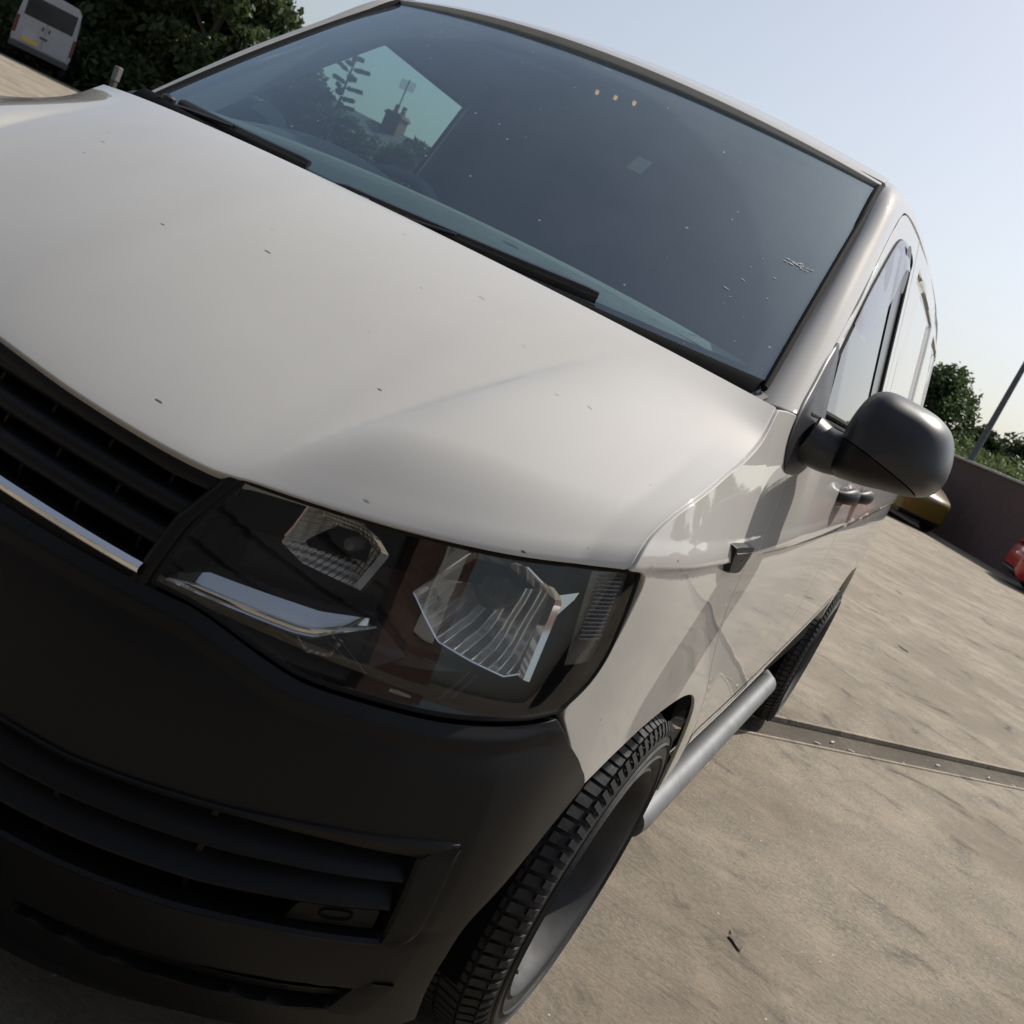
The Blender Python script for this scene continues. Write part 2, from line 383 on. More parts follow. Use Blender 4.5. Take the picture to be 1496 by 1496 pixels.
# ------------------------------------------------------------------ the van: body surfaces
PY = [.30, .38, .45, .6, .8, 1.0, 1.4, 2.0, 3.5, 4.4, 4.85]; PX = [.845, .872, .89, .918, .932, .94, .95, .956, .956, .945, .90]
_pd = cr(list(zip(PY, PX)), 12)
def side_x(y, z, flare=True):
    y = np.asarray(y, float); z = np.asarray(z, float)
    x = np.interp(y, _pd[:, 0], _pd[:, 1])
    c = 1.025+.030*(y-.5); sl = np.interp(y, [.45, .92, 1.4, 2], [.30, .30, .17, .15])
    up = np.clip(np.minimum(z, 1.31)-c, 0, None)
    x = x-sl*up*np.clip(up/.06+.35, 0, 1)
    x = x-np.where(z < c, .013*np.exp(-(c-z)/.05)*np.clip((c-z)/.003, 0, 1)*np.interp(y, [.46, .6, .9, 1.1], [.3, .7, .9, 1]), 0)
    x = x-np.interp(y, [1.2, 1.7, 2.6], [.31, .295, .25])*np.clip(z-1.31, 0, None)-.15*np.clip(z-1.7, 0, None)**2
    x = x-.3*np.clip(.45-z, 0, None)**2
    if flare:
        r = np.hypot((y-.955), (z-.345)); x = x+.006*np.exp(-((r-.41)/.06)**2)*np.clip((z-.3)/.2, 0, 1)*np.clip((y-.55)/.15, 0, 1)
        r = np.hypot((y-3.95), (z-.345)); x = x+.012*np.exp(-((r-.42)/.045)**2)*np.clip((z-.3)/.2, 0, 1)
    return x
def on_side(G, off=0):
    y, z = G[..., 0], G[..., 1]; return np.stack([side_x(y, z)+off, y, z], -1)
# nose: plan outline swept over height, u runs from the centre line (0) round the corner to the side (1)
_C = cr(list(zip([0, .2, .4, .55, .7, .8, .87, .905, .925, .94], [.055, .06, .085, .135, .22, .30, .385, .47, .59, .8])), 12)
_L = np.concatenate([[0], np.cumsum(np.linalg.norm(np.diff(_C, axis=0), axis=1))]); _L /= _L[-1]
_T = np.gradient(_C, axis=0); _T /= np.linalg.norm(_T, axis=1)[:, None]; _Nn = np.stack([_T[:, 1], -_T[:, 0]], 1)
_Zd = cr(list(zip([.2, .3, .4, .5, .6, .7, .77, .8, .93, 1.0, 1.1], [-.03, .01, .035, .048, .045, .03, .005, 0, -.03, -.045, -.07])), 8)
def nose(u, z, off=0.0):
    u = np.asarray(u, float); z = np.asarray(z, float)
    d = np.interp(z, _Zd[:, 0], _Zd[:, 1])
    idx = np.interp(u, _L, np.linspace(0, 1, len(_L)))
    d = d*np.clip(1-(idx-.62)/.26, 0, 1)+off
    nx, ny = np.interp(u, _L, _Nn[:, 0]), np.interp(u, _L, _Nn[:, 1])
    return np.stack([np.interp(u, _L, _C[:, 0])+nx*d, np.interp(u, _L, _C[:, 1])+ny*d, z+0*u], -1)
def on_nose(G, off=0): return nose(G[..., 0], G[..., 1], off)
def nose_u(x, z):
    uu = np.linspace(0, .9, 400); xs = nose(uu, np.full(400, z))[:, 0]; return float(np.interp(x, xs, uu))

van = empty('panel_van', (0, 2.4, 0), 'large off-white panel van with black front bumper filling the picture', 'van')

# ---- bonnet
EDGE = cr([(.867, .408, 1.017), (.872, .435, 1.056), (.878, .512, 1.104), (.882, .665, 1.165), (.881, .773, 1.199), (.875, .858, 1.238), (.861, .927, 1.294)], 10)
EDGE[:, 0] = side_x(EDGE[:, 1], EDGE[:, 2])-.003
FX = [0, .05, .187, .304, .40, .437, .466, .531, .645, .752, .86]; FZ = [.938, .937, .929, .926, .9275, .932, .938, .9465, .962, .982, 1.012]
_F = cr(list(zip(FX, FZ)), 8)
def bonnet_grid(na=221, ns=110):
    s = np.linspace(0, 1, ns); E = resamp(EDGE, ns)
    P = np.zeros((na, ns, 3))
    def B(x):
        ax = abs(x); z = float(np.interp(ax, _F[:, 0], _F[:, 1])); u = nose_u(min(ax, .858), z)
        f = nose(u, z); f = np.array([f[1]-.002, z])
        r = np.array([.745+.18*(ax/.86)**2, 1.297+.016*(1-(ax/.86)**2)])
        k = ax/.86
        p1 = f+np.array([.078, .078-.010*k]); p2 = r-np.array([.30-.10*k, .080])
        t = s[:, None]
        return (1-t)**3*f+3*t*(1-t)**2*p1+3*t*t*(1-t)*p2+t**3*r
    e1 = B(.86)
    for i, a in enumerate(np.linspace(-1, 1, na)):
        a = math.copysign(abs(a)**.8, a)
        b = B(a*.86); wgt = abs(a)**4.5
        yz = b+wgt*(E[:, 1:]-e1)
        x = a*E[:, 0]
        # the raised centre panel: swage lines run from the screen corners to the grille corners
        xc = np.interp(yz[:, 0], [.10, .14, .23, .33, .51, .63, .76, .9], [.44, .455, .484, .515, .561, .588, .620, .66])
        ss = lambda v: np.clip(v, 0, 1)**2*(3-2*np.clip(v, 0, 1))
        amp = ss((yz[:, 0]-.085)/.09)*ss((.88-yz[:, 0])/.55)
        dd = np.clip(np.abs(x)-xc, 0, None); yz[:, 1] += amp*.036*(1-np.exp(-dd*.78/.036))*ss(s/.28)*ss((.89-np.abs(x))/.34)
        P[i, :, 0] = x; P[i, :, 1:] = yz
    return P
BON = bonnet_grid()
mb = MB(); panel(mb, BON, gap=.003, lip=.022); mb.build('bonnet', PAINT, van, ang=50)

# ---- windscreen
def ws(a, v, off=0.0):
    a = np.asarray(a, float); v = np.asarray(v, float)
    yb, zb, xb = .80+.205*a*a, 1.272+.03*a*a, .803
    yt, zt, xt = 1.50+.132*a*a, 1.862-.014*a*a, .706
    x = a*(xb+(xt-xb)*v); bl = .030*4*v*(1-v)*(1-.6*a*a)
    return np.stack([x, yb+(yt-yb)*v-bl*.62-off*.62, zb+(zt-zb)*v+bl*.78+off*.78], -1)
A_, V_ = np.meshgrid(np.linspace(-1, 1, 61), np.linspace(0, 1, 31), indexing='ij')
wsc = MB().grid(ws(A_, V_)).build('windscreen', WSG, van)
mb = MB()
for a0, a1, v0, v1 in ((-1, -.945, 0, 1), (.945, 1, 0, 1), (-.945, .945, .955, 1), (-.945, .945, 0, .07)):
    g = np.meshgrid(np.linspace(a0, a1, 30), np.linspace(v0, v1, 20), indexing='ij'); mb.grid(ws(g[0], g[1], -.004))
mb.build('black_border', simple('frit_black', (.006, .006, .007), .9, spec=.05), wsc)
# rubber along the top and the sides
for sx in (1, -1):
    SX = sx
    MB().tube(ws(np.full(40, 1.004), np.linspace(.02, 1, 40), .001), .007, 8).build('screen_seal', SEAL, wsc)
SX = 1
MB().tube(ws(np.linspace(-1, 1, 60), np.full(60, 1.004), .001), .0055, 8).build('screen_seal', SEAL, wsc)
# parking disc sticker and mirror mount
g = np.meshgrid(np.linspace(.395, .44, 4), np.linspace(.535, .60, 4), indexing='ij')
MB().grid(ws(g[0], g[1], -.008)).build('sticker', simple('sticker_tan', (.07, .065, .05), .8), wsc)

# bird mess and squashed flies on the passenger side of the glass
def splat(a0, v0, n, spread, size, lab=None):
    mb = MB()
    for k in range(n):
        aa = a0+random.gauss(0, spread)*1.2; vv = v0+random.gauss(0, spread)*.7; r_ = size*random.uniform(.25, 1)**1.5; el = random.uniform(1, 3.2); ph = random.uniform(-.5, .5)
        th_ = np.linspace(0, 2*math.pi, 9, endpoint=False); rad = r_*(1+.35*rng.normal(size=9))
        u_ = np.cos(th_)*rad*el; w_ = np.sin(th_)*rad
        mb.add(ws(aa+(u_*math.cos(ph)-w_*math.sin(ph))/.78, vv+(u_*math.sin(ph)+w_*math.cos(ph))/.85, .0012), [tuple(range(9))])
    return mb
SPL = simple('dried_splat', (.42, .43, .43), .9)
splat(.926, .465, 26, .014, .0026).build('bird_splat', SPL, wsc)
for k in range(16): splat(random.gauss(.82, .06), random.gauss(.32, .08), 1, 0, .0020).build('fly_mark', SPL, wsc)

# ---- cowl and wipers
mb = MB(); a = np.linspace(-1, 1, 61)
rows = []
for k, (fy, dz) in enumerate(((-.075, -.06), (-.062, -.02), (-.040, .012), (-.020, .026), (-.004, .026), (.01, .012), (.03, -.02))):
    p = ws(a, np.full(61, .012)); p[:, 1] += fy; p[:, 2] += dz*(1-.30*a*a); rows.append(p)
mb.grid(np.array(rows)); cowl = mb.build('cowl_panel', simple('cowl_black', (.004, .004, .0045), .9, spec=.05), van)
def wiper(name, a0, a1, ap, v0=.036, v1=.052):
    w_ = empty(name, tuple(ws(ap, .02)), parent=van)
    aa = np.linspace(a0, a1, 24); vv = v0+(v1-v0)*np.linspace(0, 1, 24)
    P = ws(aa, vv, .017)
    MB().tube(P, np.r_[.004, np.full(22, .0075), .0055], 8, flat=1.2).build('blade', SATIN, w_)
    MB().tube(ws(aa, vv-.008, .012), .004, 6, flat=2.2).build('rubber_edge', RUBBER, w_)
    q = np.array([ws(ap, .008, .012), ws(ap*.7+.3*(a0+a1)/2, .022, .022), ws((a0+a1)/2, (v0+v1)/2-.006, .024)])
    MB().tube(cr(q, 8), np.linspace(.010, .006, 17), 8, flat=.6).build('arm', SATIN, w_)
    MB().lathe([(0, .0), (.014, .0), (.017, .006), (.016, .022), (.009, .028), (0, .029)], tuple(ws(ap, .012, .008)), 'z', 16).build('cap', SATIN, w_)
wiper('wiper', -.82, -.22, -.86, .045, .060)
wiper('wiper', -.10, .60, .0, .040, .062)

# ---- rails (pillars running up into the roof edge), roof
RAIL = [  # inner, two mids, outer, from the foot of the pillar to the tail
    [(.808, 1.006, 1.288), (.835, 1.010, 1.294), (.858, 1.025, 1.297), (.874, 1.051, 1.297)],
    [(.786, 1.150, 1.424), (.814, 1.142, 1.424), (.842, 1.148, 1.413), (.857, 1.167, 1.393)],
    [(.763, 1.290, 1.550), (.792, 1.275, 1.549), (.820, 1.272, 1.532), (.838, 1.292, 1.502)],
    [(.738, 1.440, 1.683), (.766, 1.425, 1.683), (.793, 1.428, 1.667), (.808, 1.465, 1.639)],
    [(.712, 1.600, 1.826), (.740, 1.580, 1.820), (.767, 1.580, 1.797), (.781, 1.613, 1.747)],
    [(.700, 1.690, 1.868), (.728, 1.680, 1.865), (.752, 1.695, 1.850), (.763, 1.735, 1.819)],
    [(.688, 1.79, 1.893), (.718, 1.80, 1.889), (.743, 1.825, 1.878), (.757, 1.860, 1.854)],
    [(.675, 2.10, 1.928), (.715, 2.12, 1.922), (.748, 2.15, 1.906), (.765, 2.20, 1.875)],
    [(.668, 2.8, 1.957), (.714, 2.82, 1.950), (.752, 2.86, 1.929), (.771, 2.90, 1.893)],
    [(.665, 3.6, 1.962), (.713, 3.63, 1.954), (.752, 3.66, 1.932), (.771, 3.7, 1.893)],
    [(.64, 4.75, 1.94), (.69, 4.75, 1.932), (.728, 4.75, 1.910), (.745, 4.75, 1.872)]]
def dense(rows, nu, nv):
    A = np.array([resamp(cr(r, 8), nu) for r in rows]); return np.stack([cr(A[:, j], nv) for j in range(nu)], 1)
RG = dense(RAIL, 16, 8)
for sx in (1, -1):
    SX = sx
    mb = MB(); panel(mb, RG, gap=.002, lip=.012); rl = mb.build('pillar_and_roof_rail', PAINT, van, ang=50)
    MB().tube(RG[2:34, 0]+np.array([-.003, -.001, .001]), .0085, 8).build('pillar_seal', SEAL, rl)
SX = 1
inner = RG[:, 0]; k0 = int(np.argmax(inner[:, 1] > 1.605)); inn = inner[k0:]
n = len(inn); roof = []
for i, p in enumerate(inn):
    a = np.linspace(-1, 1, 41); f = i/(n-1)
    bow = .132*(1-a*a)*max(0, 1-(p[1]-1.6)/.5); crown = .007+(.028+.05*min(1, (p[1]-1.6)/.9))*(1-a*a)
    roof.append(np.stack([a*p[0], p[1]-bow, p[2]+crown], 1))
mb = MB(); panel(mb, np.array(roof), gap=.002, lip=.03); mb.build('roof', PAINT, van, ang=50)

# ---- body sides
ARCH = cr([(.606, .640), (.70, .697), (.80, .730), (.90, .744), (1.0, .743), (1.09, .722), (1.17, .672), (1.24, .588), (1.285, .495), (1.297, .44)], 6)
DF = cr([(1.300, .44), (1.335, .52), (1.315, .60), (1.25, .68), (1.15, .763), (1.065, .838), (1.0, .906), (.972, .955), (.968, 1.0), (.990, 1.06), (1.05, 1.12), (1.085, 1.18), (1.08, 1.24), (1.048, 1.297)], 6)
WTOP = np.vstack([EDGE[:, 1:], [(.985, 1.298), (1.043, 1.299)]])
WFRONT = cr([(.606, .640), (.507, .721), (.471, .752)], 6)
WFRONT = np.vstack([WFRONT, [(.432, .785), (.422, .800)], cr([(.428, .815), (.448, .849), (.466, .897), (.469, .959), (.462, 1.010), (.408, 1.017)], 5)])
def zs(y): return .500+.066*(y-1.21)
def strip(y0, y1, n=24): return [(y, zs(y)+.062) for y in np.linspace(y0, y1, n)]
DTOP_FRAME = cr([(1.052, 1.299), (1.115, 1.352), (1.168, 1.391), (1.294, 1.499), (1.355, 1.542), (1.469, 1.637), (1.615, 1.745), (1.692, 1.790), (1.752, 1.825), (1.835, 1.848), (1.984, 1.860), (2.19, 1.870)], 8)
RARCH = cr([(3.53, .60), (3.56, .66), (3.66, .75), (3.80, .80), (3.95, .812), (4.10, .80), (4.25, .745), (4.35, .65), (4.38, .55)], 6)
HOOD_LINE = 1.302
for sx in (1, -1):
    SX = sx
    ka = int(np.argmin(np.abs(ARCH[:, 0]-.955))); kd = int(np.argmin(np.hypot(DF[:, 0]-.968, DF[:, 1]-1.0)))
    seam = resamp([ARCH[ka], DF[kd]], 24)
    wing = MB(); panel(wing, on_side(coons(ARCH[:ka+1], WTOP, WFRONT, np.vstack([seam, DF[kd+1:]]), 90, 150)), gap=.0030, lip=.016, lipb=.007, sides='acd')
    panel(wing, on_side(coons(ARCH[ka:], DF[kd::-1], seam, [ARCH[-1], DF[0]], 70, 60)), gap=.0030, lip=.016, lipb=.007, sides='cd')
    wg = wing.build('wing', PAINT, van, ang=50)
    # side repeater
    mb = MB(); q = crc([(.785, 1.066), (.90, 1.064), (.915, 1.056), (.900, 1.020), (.880, 1.012), (.830, 1.014), (.808, 1.020), (.782, 1.058)], 5)
    if False: pass
    rings = []
    cen = q.mean(0)
    for sc, o in ((1.04, -.006), (1.0, .004), (.93, .009), (.6, .010), (.05, .0105)):
        qq = cen+(q-cen)*sc; rings.append(on_side(qq, 0)*np.array([0, 1, 1])+np.stack([np.full(len(q), float(side_x(.85, 1.03))+.004)+(qq[:, 0]-.85)*.055+o, 0*qq[:, 0], 0*qq[:, 0]], 1))
    rp = mb.grid(np.array(rings), cv=True).build('side_repeater', BLACK, van)
    yy = np.linspace(.795, .905, 10)
    MB().tube(np.stack([side_x(yy, yy*0+1.03)+.011, yy, 1.053+0*yy], 1), .0035, 6).build('clear_strip', simple('repeater_clear', (.10, .105, .11), .15), rp)
    # door
    g = coons(strip(1.345, 2.20, 30), [(y, HOOD_LINE) for y in np.linspace(1.047, 2.20, 40)], np.vstack([[(1.348, zs(1.345)+.062)], DF[14:]]), [(2.20, zs(2.2)+.062), (2.205, 1.0), (2.20, HOOD_LINE)], 90, 150)
    mb = MB(); panel(mb, on_side(g), gap=.0035); dr = mb.build('front_door', PAINT, van, ang=50)
    # upper door frame: outer loop, inner loop
    yr = 0 if sx > 0 else .18
    out_ = np.vstack([resamp(DTOP_FRAME, 60), resamp([(2.19, 1.870), (2.198, 1.5), (2.20, 1.306)], 20)[1:]]); out_[:, 0] += yr*np.clip((out_[:, 0]-1.7)/.45, 0, 1)
    inn_ = np.vstack([resamp(cr([(1.120, 1.318), (1.192, 1.374), (1.258, 1.424), (1.326, 1.488), (1.420, 1.570), (1.592, 1.680), (1.702, 1.744), (1.775, 1.776), (1.88, 1.796), (1.99, 1.806), (2.09, 1.808), (2.128, 1.795)], 8), 60), resamp([(2.128, 1.795), (2.11, 1.46), (2.10, 1.318)], 20)[1:]])
    inn_[:, 0] += yr*np.clip((inn_[:, 0]-1.7)/.38, 0, 1)
    if sx < 0: inn_[:, 1] = np.minimum(inn_[:, 1], 1.752)
    fr = np.stack([out_*(1-t)+inn_*t for t in np.linspace(0, 1, 6)], 1)
    mb = MB(); panel(mb, on_side(fr), gap=.0035, lip=.012); mb.build('window_frame', PAINT, dr, ang=50)
    # rubber channel round the glass
    c2 = inn_+(np.array([1.72, 1.55])-inn_)*.028
    loop = np.vstack([c2, resamp([c2[-1], c2[0]], 20)[1:]])
    MB().tube(on_side(loop, -.006), .010, 8, flat=.7).build('window_seal', SEAL, dr)
    base = resamp([c2[0], c2[-1]], len(c2))
    gl = MB().grid(np.stack([on_side(c2*(1-t)+base*t, -.010) for t in np.linspace(0, 1, 20)], 1)).build('window_glass', SIDEG, dr)
    # black band at the rear of the glass, quarter-light divider
    if sx > 0: bb = np.array([(1.935, 1.797), (2.118, 1.793), (2.094, 1.322), (1.918, 1.322)])
    if sx > 0: MB().grid(on_side(coons(bb[[3, 2]], bb[[0, 1]], bb[[3, 0]], bb[[2, 1]], 6, 16), -.007)).build('rear_glass_band', GLOSSB, dr)
    MB().tube(on_side(np.array([(1.256, 1.315), (1.281, 1.385), (1.308, 1.465)]), -.008), .011, 8, flat=.6).build('quarter_light_bar', SEAL, dr)
    # wind deflector: smoked strip along the front and top of the window, standing off the glass
    d_out = resamp(cr([(1.355, 1.515), (1.422, 1.572), (1.594, 1.682), (1.704, 1.746), (1.777, 1.778), (1.88, 1.798), (1.95, 1.803)], 8), 50)
    d_in = resamp(cr([(1.375, 1.495), (1.43, 1.500), (1.55, 1.555), (1.712, 1.630), (1.80, 1.695), (1.87, 1.735), (1.95, 1.745)], 8), 50)
    if sx > 0: MB().grid(np.stack([on_side(d_out*(1-t)+d_in*t, .004+.016*t) for t in np.linspace(0, 1, 6)], 1)).build('wind_deflector', SMOKE, dr)
    if sx < 0: d_out = None
    q = crc([(1.88, 1.790), (1.95, 1.797), (1.985, 1.75), (1.95, 1.69), (1.89, 1.70), (1.86, 1.745)], 4)
    if sx > 0: MB().add(on_side(q, .012), [tuple(range(len(q)))]).build('deflector_end', simple('deflector_dark', (.03, .03, .035), .4), dr)
    # belt moulding
    yb = np.linspace(1.13, 2.19, 40); MB().tube(on_side(np.stack([yb, 1.309+0*yb], 1), .002), .006, 8).build('belt_seal', SEAL, dr)
    # sliding door and rear quarter with the pressed blank window
    def blank(G, y0, y1, z0=1.36, z1=1.815):
        def s_(v, e): v = np.clip(v/e+.5, 0, 1); return v*v*(3-2*v)
        y, z = G[..., 0], G[..., 1]
        k = s_(y-y0, .014)*s_(y1-y, .014)*s_(z-z0, .014)*s_(z1-z, .014)
        P = on_side(G); P[..., 0] -= .012*k; return P
    def rail_top(y0, y1): return [(y, float(np.interp(y, [1.9, 2.19, 2.7, 3.6, 4.85], [1.855, 1.870, 1.886, 1.891, 1.867]))) for y in np.linspace(y0, y1, 24)]
    ys_ = 2.20+yr*1.15; g = coons(strip(ys_, 3.50), rail_top(ys_-.005, 3.50), [(ys_, zs(ys_)+.062), (ys_+.005, 1.0), (ys_, 1.31), (ys_-.005, rail_top(ys_-.005, 2.6)[0][1])], [(3.50, zs(3.5)+.062), (3.50, 1.890)], 120, 130)
    mb = MB(); panel(mb, blank(g, 2.34+yr, 3.38), gap=.0035); sdr = mb.build('sliding_door', PAINT, van, ang=50)
    bot = np.vstack([[(3.50, zs(3.5)+.062)], RARCH, [(4.80, .58)]])
    g = coons(bot, rail_top(3.50, 4.80), [(3.50, zs(3.5)+.062), (3.50, 1.890)], [(4.80, .58), (4.80, 1.2), (4.80, 1.867)], 110, 130)
    mb = MB(); panel(mb, blank(g, 3.62, 4.60), gap=.0035, lipb=.03); qr = mb.build('rear_quarter', PAINT, van, ang=50)
    ys = np.linspace(3.0, 4.6, 20); c = 1.025+.03*(ys-.5)
    MB().tube(np.stack([side_x(ys, c-.004)+.001, ys, c-.003], 1), .007, 8, flat=.8).build('door_rail', SEAL, qr)
    q = crc([(3.90, .855), (3.985, .850), (3.99, .83), (3.91, .825)], 4)
    # handles
    for par, y0 in ((dr, 1.795), (sdr, 2.215)):
        t = np.linspace(0, 1, 14); yy = y0+.155*t; bow = np.sin(np.pi*t)**.55*.030
        zz = 1.162+.012*np.sin(np.pi*t)
        P = np.stack([side_x(yy, zz)-.004+bow, yy, zz], 1)
        h = MB().tube(P, .0125+.006*np.sin(np.pi*t), 12, flat=1.25).build('door_handle', BLACK, par)
        cup = crc([(y0+.01, 1.186), (y0+.145, 1.186), (y0+.15, 1.140), (y0+.005, 1.140)], 5); cc = cup.mean(0)
        MB().grid(np.stack([on_side(cc+(cup-cc)*s_, o) for s_, o in ((1, .0015), (.9, .002), (.4, .0017), (.02, .0016))]), cv=True).build('handle_recess', simple('recess_grey', (.30, .29, .28), .4, coat=1), h)
    # sill and side bar
    yy = np.linspace(1.36, 3.50, 40); G = np.stack([np.stack([yy, zs(yy)+dz], 1) for dz in (.058, .04, .02, 0)], 0)
    P = on_side(G); P[3, :, 0] -= .012; P[2, :, 0] -= .002
    P = np.concatenate([P, (P[3]+np.array([-.03, 0, -.012]))[None]]); MB().grid(P).build('sill', PAINT, van)
    p0, p1 = np.array([.931, 1.385, .346]), np.array([.931, 2.93, .384])
    t = np.linspace(0, 1, 20)[:, None]; P = p0+(p1-p0)*t
    P = np.vstack([p0+np.array([-.004, -.085, -.002]), p0+np.array([0, -.04, -.001]), P, p1+np.array([-.004, .02, .001]), p1+np.array([-.03, .07, .001])])
    sb = MB().tube(cr(P, 4), .036, 20).build('side_bar', STEEL, van)
    for k in (.25, .75):
        c = p0+(p1-p0)*k; MB().box(c-np.array([.25, .02, .012]), c+np.array([-.02, .02, .012])).build('bracket', BLACK, sb)
SX = 1
def polyline_closed(p, n): p = np.vstack([p, p[:1]]); return resamp(p, n+1)[:-1]
# ---- front bumper
BT = cr([(0, .762), (.15, .762), (.308, .768), (.355, .768), (.422, .750), (.464, .742), (.534, .747), (.596, .755), (.665, .773), (.706, .790)], 6)
BR = cr([(.735, .262), (.715, .33), (.706, .40), (.712, .49), (.778, .588), (.85, .648), (.80, .705), (.745, .755), (.713, .790)][::-1], 8)
BR = np.array(BR)[::-1]
BB = cr([(0, .170), (.3, .180), (.55, .212), (.735, .262)], 10)
def in_poly(poly, U, Z):
    poly = np.asarray(poly); ins = np.zeros(U.shape, bool); j = len(poly)-1
    for i in range(len(poly)):
        xi, yi = poly[i]; xj, yj = poly[j]
        c = ((yi > Z) != (yj > Z)) & (U < (xj-xi)*(Z-yi)/(yj-yi+1e-12)+xi); ins ^= c; j = i
    return ins
def poly_dist(poly, U, Z):
    d = np.full(U.shape, 9.0); k = len(poly)
    for i in range(k):
        a, b = np.array(poly[i]), np.array(poly[(i+1) % k]); ab = b-a
        t = np.clip(((U-a[0])*ab[0]+(Z-a[1])*ab[1])/(ab@ab+1e-12), 0, 1)
        d = np.minimum(d, np.hypot((U-a[0]-t*ab[0])*1.4, Z-a[1]-t*ab[1]))
    return np.where(in_poly(poly, U, Z), d, -d)
INT1 = np.vstack([cr([(0, .533), (.23, .530), (.308, .534), (.454, .559), (.542, .571), (.617, .579)], 6), cr([(.622, .50), (.622, .444), (.534, .424), (.432, .404), (.266, .384), (0, .375)], 6)])
INT2 = np.vstack([cr([(.30, .285), (.443, .303), (.542, .327), (.626, .341)], 6), cr([(.628, .31), (.60, .290), (.5, .277), (.443, .268), (.30, .266)], 6)])
def sm(v, e): v = np.clip(v/e, 0, 1); return v*v*(3-2*v)
G = coons(BB, BT, [(0, .170), (0, .762)], BR, 260, 170)
U_, Z_ = G[..., 0], G[..., 1]
dep = -.060*sm(poly_dist(INT1, U_, Z_)+.004, .012)-.045*sm(poly_dist(INT2, U_, Z_)+.004, .012)
dep += .007*sm(Z_-(np.interp(U_, BT[:, 0], BT[:, 1])-.030), .012)*0
dep -= .010*sm(np.interp(U_, BT[:, 0], BT[:, 1])-Z_-.012, -.012) if False else 0
# raised shelf below the lamps and a soft character line over the lower lip
top = np.interp(U_, BT[:, 0], BT[:, 1])
dep += .006*np.clip(1-np.abs(top-Z_-.016)/.020, 0, 1)
dep += -.010*np.exp(-((Z_-(.395+.10*U_))/.014)**2)*sm(.70-U_, .1)
GP = nose(U_, Z_, dep)
bump_o = None
for sx in (1, -1):
    SX = sx
    mb = MB(); panel(mb, GP, gap=.0, lip=.03, sides='bcd'); b = mb.build('front_bumper', BLACK, van, ang=60)
    # trim frame round the main intake
    uu = np.linspace(0, .651, 70); zi = np.interp(uu, [0, .23, .308, .454, .542, .617, .651], [.533, .530, .534, .559, .571, .579, .583]); wd = np.interp(uu, [0, .45, .617, .651], [.006, .010, .022, .024])
    rows = [nose(uu, zi+wd*k, d) for k, d in ((1.25, -.004), (1.1, .004), (.9, .006), (.1, .001), (-.05, -.002), (-.25, -.045))]
    MB().grid(np.array(rows)).build('intake_frame', BLACK, b, ang=30)
    zz = np.linspace(.440, .606, 30); ui = np.interp(zz, [.440, .579, .606], [.624, .619, .640]); uo = np.interp(zz, [.440, .455, .47, .606], [.636, .648, .652, .652])
    rows = [nose(ui*(1-k)+uo*k, zz, d) for k, d in ((-.06, -.045), (0, -.002), (.10, .003), (.85, .009), (1.0, .007), (1.08, -.004))]
    MB().grid(np.array(rows)).build('intake_end_trim', BLACK, b, ang=30)
    uu = np.linspace(0, .64, 70); zi = np.interp(uu, [0, .266, .432, .534, .624, .64], [.375, .384, .404, .424, .441, .447])
    MB().grid(np.array([nose(uu, zi+h, d) for h, d in ((.004, -.045), (.001, -.004), (-.004, .002), (-.012, -.002))])).build('intake_lower_lip', BLACK, b, ang=30)
    for (z0, z1, zb0, zb1) in ((.555, .575, .495, .534), (.497, .534, .440, .488)):       # broad louvres
        uu = np.linspace(0, .620, 70); zt = np.interp(uu, [0, .25, .454, .617], [z0-.035, z0-.030, z0-.006, z1]); zb_ = np.interp(uu, [0, .25, .454, .617], [zb0-.025, zb0-.020, zb0+.008, zb1])
        rows = [nose(uu, zt*(1-k)+zb_*k, d) for k, d in ((.10, -.050), (.35, -.036), (.65, -.022), (.92, -.009), (1.0, -.008), (1.03, -.012), (.95, -.045))]
        MB().grid(np.array(rows)).build('intake_louvre', BLACK, b, ang=35)
    for k, u0 in enumerate((.10, .20, .30, .44)):
        zz = np.linspace(.385, .55, 6); MB().grid(np.stack([nose(np.full(6, u0+du), zz, d) for du, d in ((-.004, -.055), (-.003, -.034), (.003, -.034), (.004, -.055))])).build('intake_divider', BLACK, b)
    # towing-eye cover
    q = polyline_closed(np.array([(.534, .430), (.618, .447), (.616, .480), (.540, .462)]), 40); cc = q.mean(0)
    MB().grid(np.stack([nose((cc+(q-cc)*s_)[:, 0], (cc+(q-cc)*s_)[:, 1], d) for s_, d in ((1, -.05), (1, -.020), (.97, -.016), (.02, -.016))]), cv=True).build('tow_eye_cover', BLACK, b)
    q = crc([(.565, .449), (.590, .454), (.590, .468), (.565, .463)], 5); cc = q.mean(0)
    MB().grid(np.stack([nose((cc+(q-cc)*s_)[:, 0], (cc+(q-cc)*s_)[:, 1], d) for s_, d in ((1, -.0155), (.94, -.0125), (.86, -.0155))]), cv=True).build('tow_eye_ring', BLACK, b)
    zz = np.linspace(.288, .362, 16); ui = np.interp(zz, [.288, .341, .362], [.618, .628, .640]); uo = np.interp(zz, [.288, .31, .362], [.652, .660, .666])
    MB().grid(np.array([nose(ui*(1-k)+uo*k, zz, d) for k, d in ((-.06, -.03), (0, -.001), (.2, .003), (.9, .004), (1.05, -.003))])).build('lower_end_trim', BLACK, b, ang=30)
    uu = np.linspace(.30, .624, 50); zz = np.interp(uu, [.30, .443, .55, .624], [.278, .286, .303, .318])
    MB().grid(np.array([nose(uu, zz+h, d) for h, d in ((.008, -.04), (.009, -.012), (-.006, -.014), (-.009, -.04))])).build('lower_slat', BLACK, b, ang=60)

